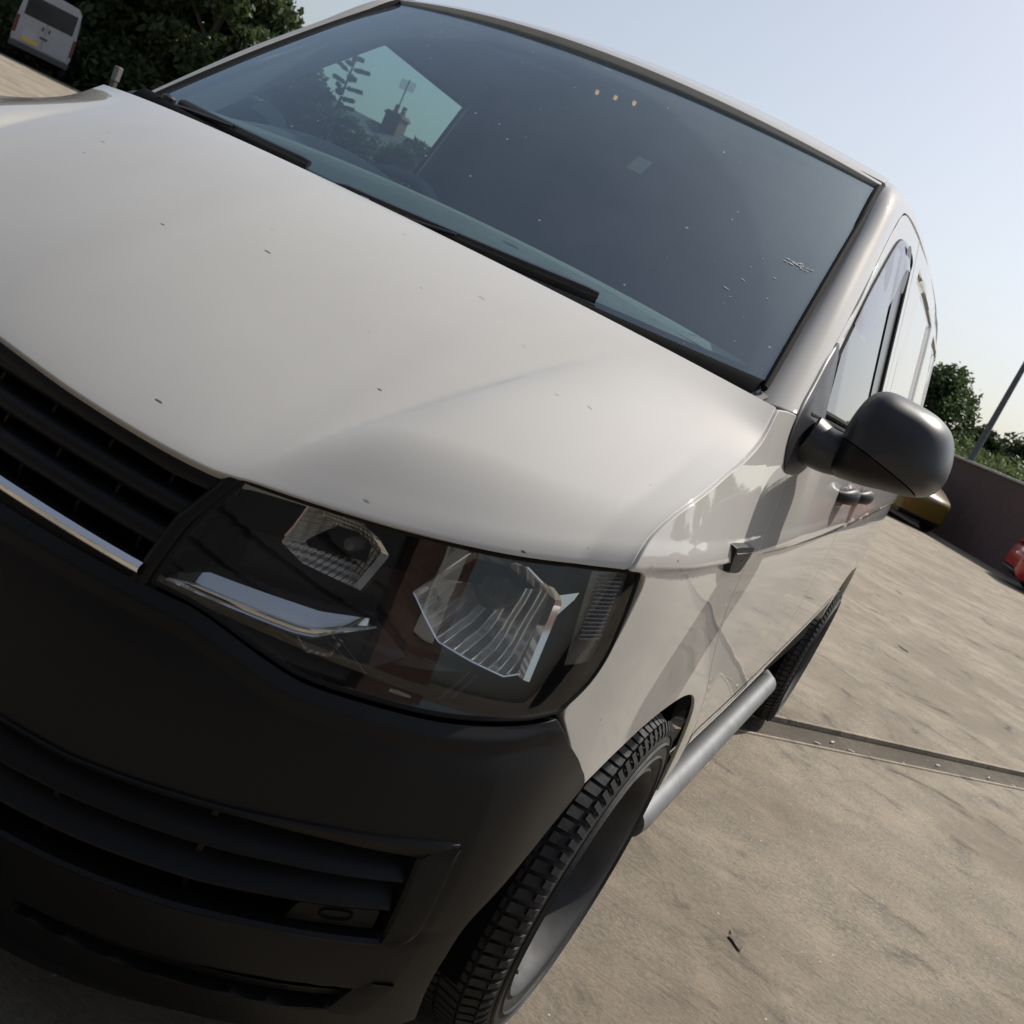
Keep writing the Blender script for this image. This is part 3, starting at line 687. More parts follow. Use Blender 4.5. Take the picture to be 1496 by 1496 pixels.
# ---- upper grille
gr = empty('grille', (0, .07, .85), parent=van)
for sx in (1, -1):
    SX = sx
    back = MB(); uu, zz = np.meshgrid(np.linspace(0, .335, 40), np.linspace(.75, .945, 16), indexing='ij'); back.grid(nose(uu, zz, -.060)).build('backing', DARK, gr)
    def ue(z): return float(np.interp(z, [.77, .776, .856, .936], [.300, .302, .312, .340]))
    for zc_, hh in ((.908, .016), (.864, .0155), (.820, .0155)):
        uu = np.linspace(0, ue(zc_)-.012, 50)
        sag = -.006*(1-(uu/.33)**2)*0
        rows = [nose(uu, zc_+h*hh+sag, d) for h, d in ((1, -.05), (1.0, -.030), (.7, -.018), (-.1, -.014), (-.75, -.022), (-1.0, -.05))]
        MB().grid(np.array(rows)).build('grille_slat', BLACK, gr, ang=60)
    for zlo, zhi, off in ((.879, .893, 0), (.835, .850, .03), (.795, .806, 0)):
        for u0 in np.arange(.04+off, .30, .075):
            if u0 > ue(zlo)-.02: continue
            zz = np.linspace(zlo-.006, zhi+.006, 4)
            MB().grid(np.stack([nose(np.full(4, u0+du), zz, d) for du, d in ((-.0022, -.055), (-.0018, -.034), (.0018, -.034), (.0022, -.055))])).build('grille_divider', BLACK, gr)
    # frame under the bonnet edge and down beside the lamp
    uu = np.linspace(0, .338, 50); zz = np.interp(uu, [0, .12, .27, .31, .338], [.934, .924, .918, .921, .931])
    MB().grid(np.array([nose(uu, zz+h, d) for h, d in ((.004, -.045), (.003, -.012), (-.006, -.006), (-.020, -.012), (-.022, -.05))])).build('grille_frame', BLACK, gr, ang=60)
    zz = np.linspace(.765, .932, 20); u0 = np.array([ue(z) for z in zz])
    MB().grid(np.array([nose(u0+du, zz, d) for du, d in ((-.020, -.055), (-.018, -.010), (-.012, .002), (-.003, .002), (.003, -.004), (.004, -.05))])).build('grille_frame', BLACK, gr, ang=60)
    uu = np.linspace(0, .292, 60)
    lo_ = .7745+.001*np.sin(uu); prof = ((-.003, -.03), (0, .002), (.0035, .008), (.0042, .0065), (.0050, .0085), (.010, .0095), (.0108, .008), (.0116, .0095), (.017, .003), (.019, -.03))
    MB().grid(np.array([nose(uu, lo_+h, d) for h, d in prof])).build('chrome_strip', CHROME, gr, ang=30)
    # dark panel below the chrome strip down to the bumper
    uu, zz = np.meshgrid(np.linspace(0, .312, 40), np.linspace(.752, .774, 6), indexing='ij'); MB().grid(nose(uu, zz, -.004)).build('lower_panel', BLACK, gr)

# ---- headlights
LT = cr([(.340, .934), (.401, .9425), (.496, .958), (.603, .978), (.728, 1.009), (.752, 1.013)], 8)
LR = cr([(.713, .802), (.742, .849), (.754, .897), (.755, .959), (.752, 1.013)], 8)
LB = cr([(.306, .776), (.355, .775), (.422, .758), (.464, .750), (.534, .755), (.596, .763), (.665, .781), (.713, .802)], 8)
LL = cr([(.306, .776), (.316, .856), (.340, .934)], 8)
LG = coons(LB, LT, LL, LR, 70, 36)
def bowl(mb, poly, off0, offc, centre, tail=.22, n=96, rings=14, power=1.7):
    q = polyline_closed(np.array(poly), n); c = np.array(centre); rows = []
    for t in np.linspace(0, 1, rings):
        k = 1-t*(1-tail); d = off0+(offc-off0)*(1-k**power)/(1-tail**power)
        qq = c+(q-c)*k; rows.append(nose(qq[:, 0], qq[:, 1], d))
    mb.grid(np.array(rows), cv=True); b0 = len(mb.v)-n; mb.f.append(tuple(b0+i for i in range(n))); return mb
for sx in (1, -1):
    SX = sx
    hl = empty('headlight', (sx*.65, .23, .78), parent=van)
    # shell: black walls and floor behind the lens
    loop = np.vstack([LG[:, 0], LG[-1, 1:], LG[::-1, -1][1:], LG[0, ::-1][1:-1]])
    sh = MB(); sh.grid(np.stack([on_nose(loop, d) for d in (-.002, -.03, -.13)]), cv=True); sh.grid(on_nose(LG, -.128)); sh.build('lamp_housing', GLOSSB, hl)
    MB().tube(np.vstack([on_nose(loop, -.001), on_nose(loop[:1], -.001)]), .0035, 8).build('lens_seal', SEAL, hl)
    # inner black bezel plate: a step running under the two reflectors
    for P in ([(.325, .800), (.40, .806), (.46, .812), (.50, .838), (.55, .80), (.52, .768), (.45, .762), (.38, .775), (.33, .782)],):
        q = polyline_closed(np.array(P), 60); c = q.mean(0)
        MB().grid(np.stack([nose((c+(q-c)*s_)[:, 0], (c+(q-c)*s_)[:, 1], d) for s_, d in ((1, -.09), (1, -.05), (.96, -.046), (.01, -.046))]), cv=True).build('bezel', SATIN, hl)
    # inner (turn signal) reflector
    R1 = [(.401, .934), (.392, .879), (.418, .866), (.475, .863), (.482, .890), (.486, .920), (.454, .943)]
    r1 = bowl(MB(), R1, -.026, -.066, (.455, .905), .18).build('turn_signal_reflector', GRID, hl, ang=30)
    MB().grid(np.stack([nose(np.interp(np.linspace(0, 1, 20), [0, .3, .62, 1], [.454, .470, .486, .474])+du, np.interp(np.linspace(0, 1, 20), [0, .3, .62, 1], [.941, .934, .919, .866]), d) for du, d in ((-.004, -.030), (-.0035, -.020), (.004, -.016), (.009, -.03))])).build('reflector_bezel', CHROME, r1)
    MB().tube(nose(np.array([.401, .3965, .393]), np.array([.936, .905, .888]), -.024), .0025, 6).build('reflector_bezel', CHROME, r1)
    MB().lathe([(0, -.028), (.008, -.026), (.010, -.018), (.010, .03)], tuple(nose(.461, .907, -.058)), 'y', 20).build('bulb', simple('bulb_grey', (.09, .085, .08), .15), r1)
    # main reflector
    R2 = [(.525, .886), (.545, .862), (.566, .839), (.605, .829), (.645, .822), (.667, .833), (.669, .888), (.671, .943), (.646, .956), (.624, .968), (.590, .966), (.566, .963), (.545, .925)]
    r2 = bowl(MB(), R2, -.026, -.085, (.606, .912), .24).build('main_reflector', FLUTE, hl, ang=30)
    rim = polyline_closed(np.array(R2), 120)
    MB().tube(np.vstack([nose(rim[:, 0], rim[:, 1], -.024), nose(rim[:1, 0], rim[:1, 1], -.024)]), .0022, 6).build('reflector_bezel', CHROME, r2)
    # wide chrome blade on the outer side of the main reflector with its stub
    zz = np.linspace(.828, .955, 16); uo = np.interp(zz, [.828, .943, .955], [.664, .6705, .655])
    MB().grid(np.stack([nose(uo+du, zz, d) for du, d in ((-.003, -.026), (.0, -.014), (.007, -.012), (.010, -.03))])).build('reflector_blade', CHROME, r2)
    q = np.array([(.676, .945), (.700, .957), (.697, .946), (.674, .905)]); MB().prism(nose(q[:, 0], q[:, 1], -.030), nose(q[:, 0], q[:, 1], -.022)[0]-nose(q[:, 0], q[:, 1], -.030)[0]).build('reflector_stub', CHROME, r2)
    c = nose(.612, .915, -.052); mbx = MB().lathe([(0, -.022), (.012, -.021), (.022, -.016), (.025, 0), (.025, .05)], tuple(c), 'y', 24)
    mbx.build('bulb_shield', simple('shield_dark', (.03, .028, .027), .25, .6), r2)
    for k in range(8):
        t = k*math.pi/4; MB().tube([c+np.array([math.cos(t)*.006, -.0215, math.sin(t)*.006]), c+np.array([math.cos(t)*.016, -.0185, math.sin(t)*.016])], .0012, 5).build('shield_rib', SATIN, r2)
    # lower black cup edge with fine mesh texture between the reflectors
    q = polyline_closed(np.array([(.43, .785), (.462, .797), (.485, .79), (.478, .765), (.455, .76)]), 40); cc = q.mean(0)
    MB().grid(np.stack([nose((cc+(q-cc)*s_)[:, 0], (cc+(q-cc)*s_)[:, 1], d) for s_, d in ((1, -.044), (.5, -.05), (.02, -.052))]), cv=True).build('textured_insert', facet_mat('insert_mesh', 'grid') if sx > 0 else GRID, hl)
    # chrome swoosh in line with the grille strip
    n = 40; t = np.linspace(0, 1, n)
    topu = np.interp(t, [0, .10, .55, .68, .78, 1], [.318, .345, .432, .452, .470, .503]); topz = np.interp(t, [0, .10, .55, .68, .78, 1], [.792, .810, .820, .822, .828, .839])
    botu = np.interp(t, [0, .10, .60, .70, .80, 1], [.312, .335, .438, .456, .474, .505]); botz = np.interp(t, [0, .10, .60, .70, .80, 1], [.780, .780, .785, .790, .806, .832])
    rows = [nose(botu+(topu-botu)*a_, botz+(topz-botz)*a_, d) for a_, d in ((-.1, -.04), (0, -.012), (.12, -.009), (.16, -.012), (.34, -.0095), (.38, -.0125), (.46, -.010), (.50, -.012), (1.0, -.021), (1.02, -.05))]
    MB().grid(np.array(rows)).build('chrome_swoosh', CHROME2, hl, ang=25)
    # ribbed side lamp at the outer corner
    g = coons([(.708, .86), (.744, .87)], [(.700, .992), (.748, 1.006)], [(.708, .86), (.700, .992)], [(.744, .87), (.752, .95), (.748, 1.006)], 12, 20)
    MB().grid(on_nose(g, -.014)).build('side_lamp', RIBLENS, hl)
    for k in range(16):
        z = .900+k*.006; MB().tube(nose(np.linspace(.712, .742, 6), np.full(6, z)+np.linspace(0, .006, 6), -.0115), .0016, 5).build('side_lamp_rib', RIBLENS, hl)
    # thin moulding lines and the alignment ladder low in the lamp
    for (ua, za, ub, zb_) in ((.455, .795, .497, .77), (.47, .80, .515, .765), (.592, .766, .612, .812), (.603, .768, .621, .81)):
        MB().tube(nose(np.linspace(ua, ub, 5), np.linspace(za, zb_, 5), -.035), .0018, 5).build('moulding_line', SATIN, hl)
    MB().grid(on_nose(LG, 0)).build('lens', LENS, hl)
SX = 1

# ---- mirrors
OUT = [(.950, 1.300), (.950, 1.345), (.962, 1.392), (.990, 1.412), (1.040, 1.413), (1.090, 1.406), (1.125, 1.385), (1.146, 1.345), (1.152, 1.300), (1.140, 1.268), (1.110, 1.250), (1.060, 1.238), (1.000, 1.226), (.955, 1.230)]
for sx in (1, -1):
    SX = sx
    mr = empty('door_mirror', (sx*.93, 1.15, 1.25), parent=van)
    q = crc(OUT, 8); c = np.array([1.055, 1.318])
    YS = [(1.285, .985), (1.28, 1.0), (1.24, 1.005), (1.19, .985), (1.15, .93), (1.122, .83), (1.103, .66), (1.093, .42), (1.089, .18), (1.088, .01)]
    rows = []
    for y, s_ in YS:
        qq = c+(q-c)*s_; rows.append(np.stack([qq[:, 0], y+(qq[:, 0]-c[0])*.25, qq[:, 1]], 1))
    rows = np.array(rows)
    rows = np.stack([cr(rows[:, k], 4) for k in range(rows.shape[1])], 1)
    import bmesh
    for nm, mt, keep in (('mirror_housing', SATIN, 'up'), ('mirror_skirt', BLACK, 'low')):
        ho = MB().grid(rows, cv=True).build(nm, mt, mr); bm_ = bmesh.new(); bm_.from_mesh(ho.data)
        bmesh.ops.remove_doubles(bm_, verts=bm_.verts, dist=.0004)
        bmesh.ops.bisect_plane(bm_, geom=bm_.verts[:]+bm_.edges[:]+bm_.faces[:], plane_co=(sx*1.05, 1.15, 1.274+(.0012 if keep == 'up' else -.0012)), plane_no=(sx*.20, .10, 1), clear_inner=(keep == 'up'), clear_outer=(keep == 'low'))
        bm_.to_mesh(ho.data); bm_.free()
    g = [np.stack([(c+(q-c)*s_)[:, 0], 1.282+o+((c+(q-c)*s_)[:, 0]-c[0])*.25, (c+(q-c)*s_)[:, 1]], 1) for s_, o in ((.95, 0), (.01, 0))]
    MB().grid(np.array(g), cv=True).build('mirror_glass', MIRG, mr)
    # arm and triangular foot on the door corner
    P = np.array([(.895, 1.135, 1.268), (.925, 1.142, 1.262), (.950, 1.150, 1.262), (.975, 1.165, 1.268), (1.01, 1.185, 1.278)])
    MB().tube(cr(P, 6), np.interp(np.linspace(0, 1, 25), [0, .3, .6, 1], [.050, .046, .044, .045]), 20, up=(0, 0, 1), flat=.95).build('mirror_arm', SATIN, mr)
    foot = crc([(1.060, 1.305), (1.125, 1.362), (1.20, 1.425), (1.262, 1.455), (1.256, 1.33), (1.235, 1.235), (1.20, 1.205), (1.12, 1.192), (1.055, 1.196), (1.035, 1.215), (1.030, 1.255)], 6)
    fc = np.array([1.12, 1.28])
    MB().grid(np.stack([on_side(fc+(foot-fc)*s_, o) for s_, o in ((1.0, -.004), (1.0, .003), (.96, .0055), (.6, .007), (.02, .008))]), cv=True).build('mirror_foot', SATIN, mr)
    if sx < 0: MB().tube(cr([(.93, 1.14, 1.262), (.955, 1.22, 1.27), (.965, 1.34, 1.29), (.96, 1.44, 1.31)], 6), .03, 12).build('mirror_arm', SATIN, mr)
    if sx < 0:      # the driver-side mirror is folded back against the window
        piv = Vector((-.965, 1.24, 0)); M_ = Matrix.Translation(piv+Vector((.03, .22, .03))) @ Matrix.Rotation(R(-78), 4, 'Z') @ Matrix.Translation(-piv)
        for ch in mr.children:
            if ch.name.split('.')[0] in ('mirror_housing', 'mirror_skirt', 'mirror_glass'): ch.data.transform(M_)
SX = 1

# ---- wheels
def make_wheel(x, y, name='wheel'):
    w_ = empty(name, (x, y, .348), parent=van)
    o = np.array([x, y, .348]); RT = .343
    prof = [(.235, -.105), (.238, .105-.225)] and [(.232, -.112), (.248, -.118), (.290, -.120), (.318, -.113), (.334, -.097), (RT-.006, -.085), (RT-.004, 0), (RT-.006, .085), (.334, .097), (.318, .111), (.290, .118), (.262, .116), (.246, .110), (.236, .100)]
    MB().lathe(prof, o, 'x', 96).build('tyre', RUBBER, w_, ang=30)
    for r in (.272, .300):
        MB().lathe([(r-.003, .1165), (r, .1205), (r+.003, .1165)], o, 'x', 96).build('sidewall_rib', RUBBER, w_)
    # tread blocks
    tb = MB(); nb = 84
    for k in range(nb):
        th0 = 2*math.pi*k/nb
        for j, (xa, xb, sh, dr_) in enumerate(((-.108, -.072, .25, -.016), (-.066, -.026, 0, 0), (-.020, .020, .5, 0), (.026, .066, 0, 0), (.072, .108, .25, -.016))):
            a0 = th0+sh*2*math.pi/nb; a1 = a0+2*math.pi/nb*.70; sk = .02*(1 if j % 2 else -1)
            V = []
            for rr in (RT-.016, RT+.004):
                for (xx, aa, e) in ((xa, a0, 0), (xb, a0+sk, 1), (xb, a1+sk, 1), (xa, a1, 0)):
                    r2 = rr+(dr_ if ((j == 0 and e == 0) or (j == 4 and e == 1)) else 0)
                    V.append((o[0]+xx, o[1]+r2*math.cos(aa), o[2]+r2*math.sin(aa)))
            tb.add(V, [(4, 5, 6, 7), (0, 1, 5, 4), (1, 2, 6, 5), (2, 3, 7, 6), (3, 0, 4, 7)])
        a0 = th0; a1 = th0+2*math.pi/nb*.5     # shoulder lugs
        for sg in (1,):
            V = []
            for (rr, xx) in ((.337, .098), (.322, .108), (.312, .110)):
                for aa in (a0, a1):
                    for e in (0, .0045): V.append((o[0]+sg*(xx+e), o[1]+(rr+e)*math.cos(aa), o[2]+(rr+e)*math.sin(aa)))
            tb.add(V, [(1, 3, 7, 5), (5, 7, 11, 9), (0, 1, 5, 4), (4, 5, 9, 8), (2, 6, 7, 3), (6, 10, 11, 7)])
    t_ = tb.build('tread', RUBBER, w_, ang=20); t_['kind'] = 'stuff'
    rm = MB().lathe([(.240, .100), (.246, .110), (.240, .114), (.232, .108), (.226, .09), (.219, .06), (.212, .035), (.206, .02), (.19, .015), (.15, .035), (.10, .05), (.07, .05), (.06, .042), (.03, .046), (0, .047)], o, 'x', 72).build('rim', RIM, w_, ang=40)
    MB().lathe([(.200, .015), (.212, -.11), (.235, -.115)], o, 'x', 48).build('barrel', DARK, rm)
    for k in range(5):
        t = 2*math.pi*k/5+.3; p = o+np.array([.05, .062*math.cos(t)*1.0, .062*math.sin(t)])
        MB().lathe([(.011, 0), (.011, .014), (.007, .018), (0, .018)], p, 'x', 6).build('wheel_nut', STEEL, rm)
    for k in range(10):
        t = 2*math.pi*(k+.5)/10; MB().lathe([(.020, .0), (.019, .003), (.0, .002)], o+np.array([.029, .165*math.cos(t), .165*math.sin(t)]), 'x', 12).build('vent_hole', DARK, rm)
    vp = o+np.array([.075, .218*math.cos(-2.3), .218*math.sin(-2.3)]); MB().tube([vp, vp+np.array([.03, .012, .01])], .004, 8).build('valve', RUBBER, rm)
    return w_
for sx in (1, -1):
    SX = 1
    w1 = make_wheel(.836, .935) if sx > 0 else None
    if sx > 0:
        wr = copy_tree(w1, van); wr.location = w1.location+Vector((.014, 3.015, 0)); front = w1
    else:
        for yo in (0, 3.015):
            c = copy_tree(front, van); c.location = Vector((-.836-(.014 if yo else 0), .935+yo, .348)); c.rotation_euler[2] = math.pi
for sx in (1, -1):
    SX = sx
    for yc in (.945, 3.95):
        th = np.linspace(-.15, math.pi+.15, 40); rows = []
        for x_ in (.50, .70, .905): rows.append(np.stack([np.full(40, x_), yc+.415*np.cos(th), .345+.425*np.sin(th)], 1))
        mb = MB().grid(np.array(rows)); 
        mb.add([(.50, yc+.5*math.cos(t), .345+.5*math.sin(t)) for t in np.linspace(0, 2*math.pi, 24, endpoint=False)], [tuple(range(24))]); mb.build('wheel_arch_liner', DARK, van)
    # dark structure behind the outer panels so that shut gaps read black
    yy, zz = np.meshgrid(np.linspace(.50, 4.78, 130), np.linspace(.50, 1.296, 26), indexing='ij')
    P = np.stack([side_x(yy, zz, False)-.026, yy, zz], -1); F = []; n, m = yy.shape
    for i in range(n-1):
        for j in range(m-1):
            y, z = yy[i, j], zz[i, j]
            if min(math.hypot(y-.95, z-.345), math.hypot(y+.034-.95, z-.345), math.hypot(y-3.95, z-.345)) < .44: continue
            if z+.03 > np.interp(y, EDGE[:, 1], EDGE[:, 2])-.05: continue
            F.append((i*m+j, (i+1)*m+j, (i+1)*m+j+1, i*m+j+1))
    MB().add(P.reshape(-1, 3), F).build('inner_frame', DARK, van)
SX = 1
# ---- cabin
ca = np.linspace(-1, 1, 31)
def xsec(y, z, hw): return np.stack([ca*hw, np.full(31, y)-.0*ca, np.full(31, z)], 1)
rows = []
for y, z, hw in ((.93, 1.262, .80), (1.02, 1.283, .82), (1.12, 1.292, .83), (1.22, 1.288, .835), (1.27, 1.268, .835), (1.285, 1.22, .83), (1.30, .95, .82), (1.27, .7, .8)):
    p = xsec(y, z, hw); p[:, 1] -= .10*(1-ca**2)*max(0, 1-(y-.93)/.4); p[:, 2] += .078*(1-.66*ca**2)*min(1, max(0, (y-.94)/.10))*(1 if z > 1.2 else .3); rows.append(p)
DASH = simple('dash_top', (.13, .135, .135), .85, var=.2)
dash = MB().grid(np.array(rows)).build('dashboard', DASH, van)
yy = np.linspace(-.66, -.16, 24); P = []
for dz, dy in ((0, -.10), (.035, -.06), (.055, 0), (.05, .06), (.02, .085), (-.03, .08)):
    P.append(np.stack([yy, 1.20+dy-.0*yy, 1.345+dz*np.sin(np.linspace(0, math.pi, 24))**.5], 1))
MB().grid(np.array(P)).build('instrument_binnacle', TRIM, dash)
rows = []
for y, z in ((1.04, 1.298), (1.07, 1.312), (1.13, 1.314), (1.16, 1.300)):
    xx_ = np.linspace(-.80, .80, 20); rows.append(np.stack([xx_, np.full(20, y+.03), z+.064*(1-.66*(xx_/.82)**2)], 1))
MB().grid(np.array(rows)).build('dash_shelf_edge', simple('shelf_trim', (.24, .25, .24), .8), dash)
sw = empty('steering_wheel', (-.41, 1.42, 1.24), parent=van)
th = np.linspace(0, 2*math.pi, 49); tilt = R(32)
ring = np.stack([-.41+.20*np.cos(th), 1.43+.20*np.sin(th)*math.sin(tilt), 1.25+.20*np.sin(th)*math.cos(tilt)], 1)
MB().tube(ring, .016, 10, cap=False).build('wheel_rim', TRIM, sw)
for t in (0, math.pi, -math.pi/2):
    e = np.array([-.41+.19*math.cos(t), 1.43+.19*math.sin(t)*math.sin(tilt), 1.25+.19*math.sin(t)*math.cos(tilt)])
    MB().tube([(-.41, 1.42, 1.24), e], .014, 8, flat=.6).build('spoke', TRIM, sw)
MB().lathe([(0, -.03), (.06, -.025), (.075, 0), (.06, .03), (0, .04)], (-.41, 1.42, 1.245), 'y', 24).build('hub', TRIM, sw)
MB().tube([(-.41, 1.40, 1.22), (-.41, 1.22, 1.10)], .03, 10).build('column', TRIM, sw)
def seat(x, hw, name='seat'):
    s_ = empty(name, (x, 2.0, .75), parent=van)
    prof = [(1.72, .93), (1.78, .99), (2.05, .99), (2.20, .97)]
    MB().grid(np.array([[(x+t*hw, y, z-(.04 if abs(t) > .9 else 0)) for t in (-1, -.85, 0, .85, 1)] for y, z in prof]+[[(x+t*hw, 2.2, .75) for t in (-1, -.85, 0, .85, 1)]])).build('cushion', FABRIC, s_)
    bk = [(2.12, .98), (2.14, 1.2), (2.19, 1.33), (2.22, 1.38), (2.28, 1.36), (2.27, 1.0)]
    MB().grid(np.array([[(x+t*hw, y+(.03 if abs(t) > .9 else 0), z) for t in (-1, -.85, 0, .85, 1)] for y, z in bk])).build('backrest', FABRIC, s_)
seat(-.45, .25); seat(.40, .40)
MB().grid(np.array([[(x, 2.44, z) for x in np.linspace(-.88, .88, 9)] for z in (.5, 1.0, 1.3)]+[[(x*(1-.20*(z-1.3)/.55), 2.44, z) for x in np.linspace(-.88, .88, 9)] for z in (1.5, 1.7, 1.95)])).build('bulkhead', BULK, van)
rows = []
for y in np.linspace(1.54, 2.44, 8):
    f = (y-1.54)/.90; rows.append(np.stack([ca*.725, y+.10*ca**2*(1-f), 1.850+.045*f-.05*ca**4+0*ca], 1))
hlr = MB().grid(np.array(rows)).build('headlining', LINER, van)
lamp = MB().box((-.12, 1.66, 1.835), (.12, 1.80, 1.868), .01).build('cabin_lamp', TRIM, hlr)
AMB, _t, _p = nodes('amber_glow'); _p.inputs['Base Color'].default_value = (.8, .35, .1, 1); _p.inputs['Emission Color'].default_value = (1, .5, .22, 1); _p.inputs['Emission Strength'].default_value = .7
for x, y in ((-.096, 1.724), (-.031, 1.703), (.033, 1.683)):
    MB().lathe([(.005, .008), (.005, 0), (.003, -.002), (0, -.003)], (x, y, 1.826), 'z', 12).build('amber_glint', AMB, lamp)  # glowing discs added to imitate warm glints in the windscreen, not lit bulbs
for sx in (1, -1):
    vz = MB().box((sx*.36-.21, 1.66, 1.818), (sx*.36+.21, 1.83, 1.838), .008); vz.build('sun_visor', simple('visor_trim', (.2, .2, .2), .85) if sx > 0 else bpy.data.materials['visor_trim'], van)
    # inner pillar trim
    SX = sx
    I = RG[:40, 0]+np.array([-.004, .012, -.012]); O = RG[:40, -1]+np.array([-.02, .012, -.004])
    MB().grid(np.stack([I, (I+O)/2+np.array([-.05, .03, -.03]), O], 1)).build('pillar_trim', TRIM, van)
    g = np.array([[(.885 if z < 1.2 else .868, y, z) for y in np.linspace(1.08, 2.20, 8)] for z in (.65, 1.0, 1.2, 1.305)]); MB().grid(g).build('door_card', TRIM, van)
    b = [(1.90, 1.31), (1.965, 1.31), (1.93, 1.5), (1.90, 1.80), (2.36, 1.80), (2.36, 1.31)]
    MB().add(on_side(np.array([(2.14+(.13 if sx < 0 else 0), 1.31), (2.50, 1.31), (2.50, 1.84), (2.15+(.13 if sx < 0 else 0), 1.84), (2.145+(.13 if sx < 0 else 0), 1.5)]), -.05), [(0, 1, 2, 3, 4)]).build('inner_b_pillar', TRIM, van)
    MB().add(on_side(np.array([(2.40, 1.30), (2.52, 1.30), (2.52, 1.86), (2.40, 1.86)]), -.02), [(0, 1, 2, 3)]).build('inner_b_pillar', TRIM, van)
    MB().tube(on_side(np.array([(2.36, 1.75), (2.35, 1.5), (2.33, 1.2)]), -.065), .02, 6, flat=.2).build('seat_belt', FABRIC, van)
SX = 1
# structure below and behind
und = MB(); und.box((-.60, .30, .30), (.60, 4.70, .50)); und.box((-.84, 1.42, .44), (.84, 3.46, .52)); und.box((-.55, .62, .5), (.55, 1.32, 1.0)); und.build('underbody', DARK, van)
MB().grid(np.array([[(x, 4.80, z) for x in np.linspace(-1, 1, 9)*(float(side_x(4.8, min(z, 1.87)))-.006)*(.92 if z > 1.9 else 1)] for z in (.45, .8, 1.0, 1.2, 1.31, 1.5, 1.7, 1.86, 1.945)])).build('tailgate', PAINT, van)
bk = MB(); bk.box((-.86, 4.76, .46), (.86, 4.92, .64), .03); bk.build('rear_bumper', BLACK, van)
# dark box behind the lamps and grille so no daylight leaks through
for sx in (1, -1):
    SX = sx
    uu, zz = np.meshgrid(np.linspace(0, .86, 50), np.linspace(.26, 1.0, 20), indexing='ij')
    MB().grid(nose(uu, zz, -.15)).build('front_panel', DARK, van)
    B2 = BON[110::4, ::3, :].copy(); B2 = B2[:, :30]; B2[..., 2] -= .07; B2[..., 1] += .02; B2[..., 0] *= .93
    MB().grid(B2).build('bonnet_frame', DARK, van)
SX = 1

# ------------------------------------------------------------------ ground and drain channel
CH_E = np.array([.571, .821]); CH_N = np.array([.821, -.571]); CH_O = np.array([.968, 3.90])   # channel axis
def rise(x, y): t = np.clip((-x-5)/18, 0, 3); return .65*np.minimum(t*t*(3-2*np.minimum(t, 1)), 1+(t-1)*.4)*np.clip((y+2)/10, 0, 1)
CONC = concrete_mat(); 
def gcoords(): 
    a = np.concatenate([[-900, -400, -200, -120], np.arange(-80, -20, 4), np.arange(-20, 20, .8), np.arange(20, 80, 4), [80, 120, 200, 400, 900]]); return a
pa = gcoords()
def sheet(qs, zf, name, mat):
    p, q = np.meshgrid(pa, qs, indexing='ij')
    x = CH_O[0]+p*CH_E[0]+q*CH_N[0]; y = CH_O[1]+p*CH_E[1]+q*CH_N[1]
    z = np.broadcast_to(zf, p.shape)+rise(x, y)
    o = MB().grid(np.stack([x, y, z], -1)).build(name, mat); o['kind'] = 'structure'; return o
hw = .112
qa = np.concatenate([[-900, -400, -200, -120], np.arange(-80, -20, 4), np.arange(-20, -1, .8), [-.6, -.3, -hw]]); 
zf = np.zeros(len(qa)); zf[-1] = -.004
qb = -qa[::-1]; zfb = zf[::-1]
sheet(np.concatenate([qa, [-hw+.004]]), np.concatenate([zf, [-.030]]), 'ground', CONC)
sheet(np.concatenate([[hw-.004], qb]), np.concatenate([[-.030], zfb]), 'ground', CONC)
GUT = concrete_mat('channel_concrete', .36)
sheet(np.array([-hw+.004, -.06, 0, .06, hw-.004]), np.array([-.026, -.036, -.038, -.036, -.026]), 'drain_channel', GUT)
EDGE_M = concrete_mat('channel_lip', 1.1)
for s_ in (-1, 1):
    sheet(np.array([s_*(hw+.018), s_*(hw+.016), s_*(hw+.002), s_*(hw-.002), s_*(hw-.004)]), np.array([-.002, .003, .003, .001, -.02]), 'channel_edge', EDGE_M)
# litter
LEAF = simple('leaf_dent_brown', (.10, .083, .062), .9, var=.4, vscale=60); BUTT = simple('paper_white', (.62, .58, .52), .8)
def gpt(p, q): return np.array([CH_O[0]+p*CH_E[0]+q*CH_N[0], CH_O[1]+p*CH_E[1]+q*CH_N[1]])
for i, (p, q, a) in enumerate(((.35, .02, .4), (.52, -.03, 1.2), (.60, .03, .2), (1.02, .05, 2.0), (1.42, -.02, .9), (1.9, .0, 1.5), (2.1, .04, .3))):
    c = gpt(p, q); d = np.array([math.cos(a), math.sin(a)])*.017
    o = MB().tube([(c[0]-d[0], c[1]-d[1], -.030), (c[0], c[1], -.029), (c[0]+d[0], c[1]+d[1], -.030)], [.0045, .005, .004], 8).build('cigarette_end', BUTT)
    tag(o, 'small pale cigarette end lying in the drain channel', 'litter', 'cigarette ends in the channel')
def leaf(x, y, L_, a, label):
    P = []
    for t in np.linspace(0, 1, 7):
        w_ = L_*.20*math.sin(math.pi*(t*.96+.02))**1.3*(1+.25*math.sin(17*t)); c = np.array([x+math.cos(a)*L_*(t-.5), y+math.sin(a)*L_*(t-.5)]); nn = np.array([-math.sin(a), math.cos(a)])
        P.append([(*(c+nn*w_*s_), .0045+.0015*abs(s_)+.0008*math.sin(6*t)) for s_ in (-1, -.4, 0, .4, 1)])
    o = MB().grid(np.array(P)).build('leaf_dent_flake', LEAF); tag(o, label, 'leaf', 'dry leaves on the concrete'); return o
leaf(1.255, 1.833, .10, 2.0, 'dark leaf-shaped flake standing for a dent in the concrete nearest the camera')  # dark flake added in place of a shallow dent in the slab
leaf(1.39, 8.1, .16, 2.2, 'dark dry leaf on the concrete behind the drain channel')
